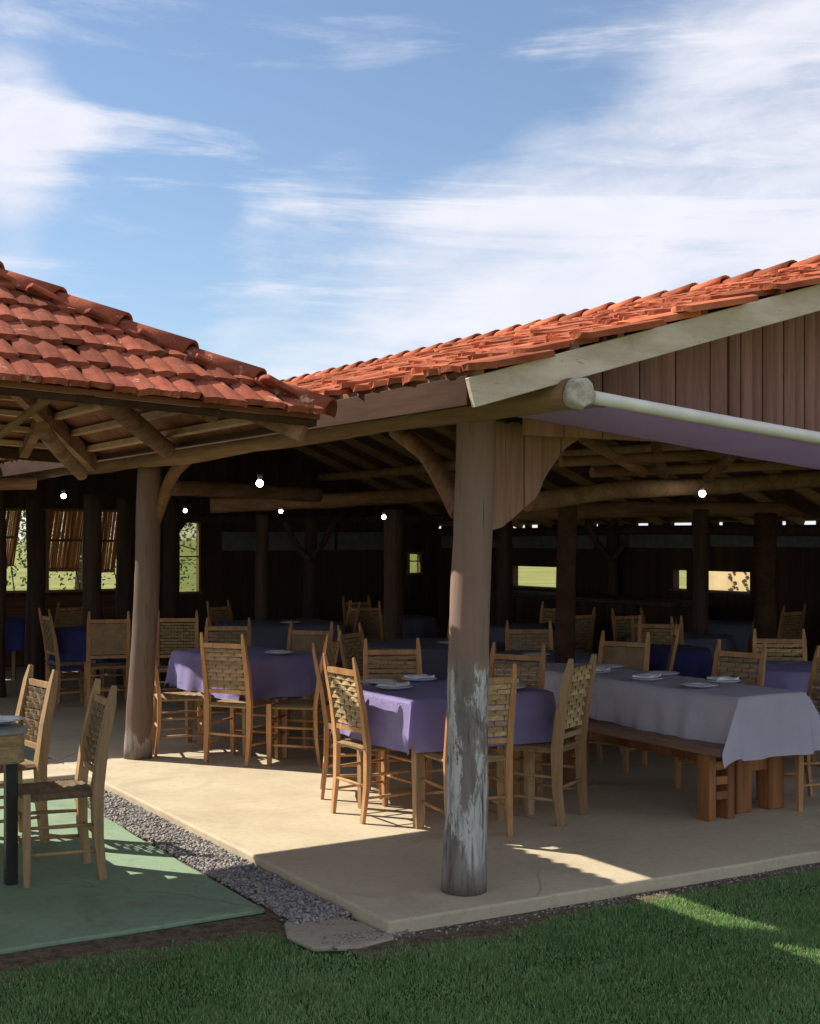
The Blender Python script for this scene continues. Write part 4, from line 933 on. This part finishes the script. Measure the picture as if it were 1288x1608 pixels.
# long table
lt = mk('long_table', None, loc=W(0, 0), rot=(0, 0, ROT), label='long heavy trestle table on thick block legs under the lavender white cloth', cat='table')
A_ = loc(Vector((1.96, 8.17, 0))); ta0, tb0 = A_.x, A_.y; tw, tl_ = .55, 2.6
lt.location = W(ta0+tw/2, tb0+tl_/2); 
bevel(MB().box((0, 0, .715), (tw, tl_, .045)).obj('tabletop', M['trestle'], lt), .004)
for sx in (-1, 1):
    for sy in (-1, 1):
        x = sx*.235 if sx > 0 else -.04; y = sy*(tl_/2-.24)
        bevel(MB().box((x, y, .345), (.13, .10, .69)).obj('leg', M['trestle'], lt), .006)
for sy in (-1, 1): bevel(MB().box((.10, sy*(tl_/2-.24), .30), (.16, .06, .10)).obj('cross_beam', M['trestle'], lt), .004)
bevel(MB().box((0, 0, .30), (.07, tl_-.55, .08)).obj('stretcher', M['trestle'], lt), .004)
mk('tablecloth', rect_cloth(tw/2+.01, tl_/2+.01, .28, (.37, .3), .748, M['lavender'], 4), None, loc=lt.location, rot=(0, 0, ROT), label='pale lavender white cloth over the long table, its near corner hanging low', cat='tablecloth', group='draped tablecloths')
# bench beside the long table
be = mk('bench', None, loc=W(ta0-.03, tb0+1.14), rot=(0, 0, ROT), label='thick plank bench on stacked block legs, beside the long white table', cat='bench')
bevel(MB().box((0, 0, .43), (.26, 2.3, .055)).obj('seat', M['bench_top'], be), .006)
for sy in (-1, .45):
    y = sy*.98
    for sx in (-1, 1):
        bevel(MB().box((sx*.075, y, .20), (.055, .11, .402)).obj('leg', M['trestle'], be), .004)
    for z in (.15, .24, .33): bevel(MB().box((0, y-.03, z), (.09, .05, .05)).obj('cross_block', M['trestle'], be), .003)

# patio table at the left edge
pc = W(0, 0); pa_ = loc(Vector((-1.90, 6.88, 0)))
pt = mk('patio_table', None, loc=W(pa_.x-.45, pa_.y+.8, -.05), rot=(0, 0, ROT), label='grey topped patio table with deep brown apron and black legs at the left edge', cat='table')
def rrect(ha, hb, r_, n=6):
    out = []
    for cx, cy, a0 in ((ha-r_, hb-r_, 0), (-ha+r_, hb-r_, 90), (-ha+r_, -hb+r_, 180), (ha-r_, -hb+r_, 270)):
        for i in range(n+1): a = R(a0+90*i/n); out.append((cx+r_*math.cos(a), cy+r_*math.sin(a)))
    return out
def prism(poly, z0, z1): n = len(poly); mb = MB(); return mb.add([(a, b, z0) for a, b in poly]+[(a, b, z1) for a, b in poly], [tuple(range(n-1, -1, -1)), tuple(range(n, 2*n))]+[(i, (i+1) % n, n+(i+1) % n, n+i) for i in range(n)])
bevel(prism(rrect(.45, .8, .09), .765, .79).obj('tabletop', M['grey_top'], pt), .005)
prism(rrect(.435, .785, .08), .62, .764).obj('apron', M['straw'], pt)
for sx in (-1, 1):
    for sy in (-1, 1): bevel(MB().box((sx*.37, sy*.7, .31), (.06, .06, .62)).obj('leg', M['black_metal'], pt), .006)

# plates, napkins
def plate_mesh():
    mb = MB(); mb.lathe([(.05, 0), (.06, .004), (.10, .014), (.115, .02), (.117, .022), (.115, .024), (.098, .018), (.06, .009), (.01, .008)], 32); return mb.mesh('plate', M['china'], True)
PM = plate_mesh()
def napkin_mesh():
    mb = MB(); vs = []; fs = []; n = 8
    for lay in (0, 1):
        for i in range(n+1):
            for j in range(n+1): x = i/n-.5; y = j/n-.5; vs.append((x*.16, y*.13, (.012 if lay else 0)+(.010*math.sin(i*.9)*math.cos(j*.6) if lay else 0)))
    m_ = (n+1)**2
    for i in range(n):
        for j in range(n): a = i*(n+1)+j; fs.append((a, a+1, a+n+2, a+n+1)); fs.append((m_+a, m_+a+n+1, m_+a+n+2, m_+a+1))
    for i in range(n): 
        for a, b in ((i*(n+1), (i+1)*(n+1)), ((i+1)*(n+1)+n, i*(n+1)+n), (i+1, i), (n*(n+1)+i, n*(n+1)+i+1)): fs.append((a, b, m_+b, m_+a))
    mb.add(vs, fs); return mb.mesh('napkin', M['napkin'])
NM = napkin_mesh()
def onplate(x, y, z, label, nap=None):
    nl = ' '.join(label.split()[1:][:13])
    mk('plate', PM, None, loc=(x, y, z), label=label, cat='plate', group='white plates on the tables')
    if nap: mk('napkin', NM, None, loc=(x, y, z+.026), rot=(0, 0, nap), label='folded napkin on '+nl, cat='napkin', group='napkins on the plates')
z_ = .768
onplate(-.10, 8.42, z_, 'white plate on the nearest purple table, closest to the sunlit chair', 1.0)
onplate(-.20, 8.72, z_, 'white plate at the back of the nearest purple table')
onplate(.06, 8.90, z_, 'white plate before the chair facing the camera at the nearest purple table', .4)
onplate(.58, 8.60, z_, 'white plate at the back right of the nearest purple table', .6)
onplate(.60, 8.42, z_, 'white plate on the nearest purple table in front of the ladder backed chair')
onplate(-1.55, 11.45, z_, 'white plate on the purple table by the left post'); onplate(-1.05, 10.95, z_, 'white plate at the right rim of the purple table by the left post')
lz = .752
for i, (da, db, nap) in enumerate(((.15, .5, None), (.46, .62, .3), (.14, 1.0, .9), (.45, 1.2, None), (.15, 1.55, .2), (.46, 1.8, None))):
    p = W(ta0+da, tb0+db); onplate(p.x, p.y, lz, ['white plate on the long table nearest its draped end', 'white plate on the far side of the long table near its draped end', 'second white plate from the draped end on the bench side', 'white plate midway on the far side of the long table', 'white plate on the bench side toward the back of the long table', 'white plate at the back far side of the long table'][i], nap)
onplate(-2.10, 7.02, .752, 'white plate on the grey patio table at the left edge')
onplate(.35, 12.0, z_, 'white plate on the shaded grey table left of the front post'); onplate(1.0, 10.8, z_, 'white plate on the shaded grey table right of the front post')
onplate(-1.3, 14.9, z_, 'white plate on the dark grey table far back')
# cruet set on the grey table behind the ladder chair
cs_ = mk('cruet_stand', None, loc=(1.22, 10.72, .768), label='small metal cruet stand with bottles behind the ladder backed chair', cat='cruet')
mb = MB(); mb.box((0, 0, .008), (.14, .08, .016)); mb.tube([(0, 0, .01), (0, 0, .22)], .004, 6); mb.obj('stand', M['steel'], cs_)
for dx in (-.04, .04): MB().lathe([(.02, .017), (.022, .03), (.022, .09), (.012, .12), (.012, .15), (.014, .16)], 14, (dx, 0, 0)).obj('bottle', M['steel'], cs_, True)

# ------------------------------------------------------------------ lamps
for (x, y, Y, rad, lab) in ((408, 759, 9.6, .026, 'bright round bulb between the two front posts, largest of the lamps'), (100, 779, 12.6, .024, 'round bulb hanging far left in the side hall'), (1103, 775, 10.2, .026, 'round bulb hanging under the log at the right'),
                            (291, 802, 14.5, .021, 'small bulb deep in the hall just right of the left post'), (441, 803, 14.5, .022, 'small bulb deep in the hall, below and right of the largest lamp'), (603, 812, 13.2, .021, 'small bulb nearest the front post, left of it')):
    p = P(x, y, Y); l_ = mk('ceiling_lamp', None, loc=p, label=lab, cat='lamp', group='round bulbs under the roof')
    mb = MB(); mb.lathe([(rad*.25, -rad*.95), (rad*.7, -rad*.7), (rad, -rad*.1), (rad*.92, rad*.4), (rad*.5, rad*.85)], 20); mb.obj('bulb', M['bulb'], l_, True)
    mb = MB(); mb.lathe([(rad*.55, rad*.84), (rad*.55, rad*1.6), (rad*.2, rad*1.7)], 14); mb.tube([(0, 0, rad*1.6), (0, 0, rad*1.6+.02)], .02, 8); mb.obj('socket', M['lamp_cap'], l_)

# ------------------------------------------------------------------ reed shutters on the far left windows
def shutter(a0, a1, zt, zb_, out, label):
    s_ = mk('reed_shutter', None, loc=W((a0+a1)/2, 13.08, zt), rot=(0, 0, ROT), label=label, cat='shutter', group='propped reed shutters')
    ln_ = math.hypot(out, zt-zb_); n = int((a1-a0)/.0235); mb = MB(); rr_ = random.Random(int(a0*100)); 
    for i in range(n):
        x = -(a1-a0)/2+(i+.5)*(a1-a0)/n
        if rr_.random() < .03: continue
        mb.tube([(x+rr_.gauss(0, .002), 0, 0), (x+rr_.gauss(0, .004), out*.5, -(zt-zb_)*.5), (x+rr_.gauss(0, .003), out, -(zt-zb_))], rr_.uniform(.0115, .015), 5)
    mb.obj('reeds', M['reed'], s_, kind='stuff')
    for f in (.03, .5, .97): MB().bar((-(a1-a0)/2, out*f-.02, -(zt-zb_)*f), ((a1-a0)/2, out*f-.02, -(zt-zb_)*f), .02, .035).obj('crossbar', M['window_frame'], s_)
    MB().bar(((a1-a0)*.3, -.12, -(zt-.99)), ((a1-a0)*.42, out*.9, -(zt-zb_)*.9), .014, .014).obj('prop_stick', M['log'], s_)
t = NT('reed'); ge = t.n.new('ShaderNodeNewGeometry'); c = t.mix(ge.outputs['Random Per Island'], (.16, .09, .04), (.38, .24, .12)); M['reed'] = t.fin(c, .8)
tr = t.n.new('ShaderNodeBsdfTranslucent'); t.l.new(c, tr.inputs[0]); ms = t.n.new('ShaderNodeMixShader'); ms.inputs[0].default_value = .5
t.l.new(t.b.outputs[0], ms.inputs[1]); t.l.new(tr.outputs[0], ms.inputs[2]); t.l.new(ms.outputs[0], t.out.inputs[0])
shutter(1.15, 1.80, 2.1, 1.32, .45, 'brown reed shutter propped open at the far left window')
shutter(2.04, 2.68, 2.1, 1.24, .40, 'brown reed shutter on the wide window left of the left post')
shutter(2.76, 3.18, 2.1, 1.22, .34, 'brown reed shutter on the narrow window beside the left post')

# ------------------------------------------------------------------ outside, seen through the openings
cw = mk('garden_wall', None, loc=W(12.2, 9.2), rot=(0, 0, ROT), label='cream garden wall with brown leaf motifs seen through the far opening', cat='wall')  # panel added out in the sun, standing in for a printed screen
MB().box((0, -1.6, .8), (.2, 7.0, 1.9)).obj('wall_face', M['cream_wall'], cw)
rr = random.Random(12); mb = MB()
for i in range(260):
    y = rr.uniform(-4.4, 1.4); z = rr.uniform(.3, 1.5); k = rr.uniform(.025, .05)
    for q in range(rr.randint(3, 6)):
        a = rr.uniform(0, 6.28); cy = y+k*1.3*math.cos(a); cz = z+k*math.sin(a); pts = [(-.106, cy+k*.6*math.cos(u_), cz+k*.45*math.sin(u_)) for u_ in np.linspace(0, 5.2, 8)]; mb.tube(pts, .007, 4)
mb.obj('motif', M['motif'], cw, kind='stuff')
def tree(x, y, h, rad, n, seed, label):
    rr = random.Random(seed); r = mk('tree', None, loc=(x, y, GZ), label=label, cat='tree', group='trees behind the side hall')
    mb = MB(); mb.tube([(0, 0, 0), (.05, 0, h*.3), (.0, .05, h*.6), (0, 0, h*.9)], [.16, .12, .08, .03], 8, .2, seed)
    cl = []
    for i in range(9):
        a = rr.uniform(0, 6.28); z = h*rr.uniform(.25, .7); e = Vector((math.cos(a)*rad*rr.uniform(.5, .9), math.sin(a)*rad*rr.uniform(.5, .9), z+h*rr.uniform(.05, .3))); mb.tube([(0, 0, z), Vector((0, 0, z)).lerp(e, .5)+Vector((0, 0, .1)), e], [.05, .03, .012], 5); cl.append(e)
    mb.obj('trunk', M['bark'], r, True); V = []; 
    for i in range(n):
        c = cl[rr.randrange(len(cl))]; p = c+Vector((rr.gauss(0, .3*rad), rr.gauss(0, .3*rad), rr.gauss(0, .16*h)))
        if p.z < .2: p.z = .2+rr.random()*.3
        d = Vector((rr.gauss(0, 1), rr.gauss(0, 1), rr.gauss(0, .6))).normalized()*.05; e = d.orthogonal().normalized()*.028; V += [p-d, p+e, p+d, p-e]
    mk('crown', npmesh('crown', [tuple(p) for p in V], np.arange(len(V)).reshape(-1, 4), M['leaf']), r)
for i, (x, y, h, rad) in enumerate(((-9.0, 24, 4.0, 2.0), (-7.0, 29, 4.5, 2.3), (-12.5, 27, 5, 2.5), (-4.5, 33, 4, 2.2))):
    tree(x, y, h, rad, 6000, i, ['leafy tree close behind the far left window', 'taller tree behind the wide reed shuttered window', 'broad tree beyond the left edge of the side hall', 'farthest tree beyond the back wall'][i])
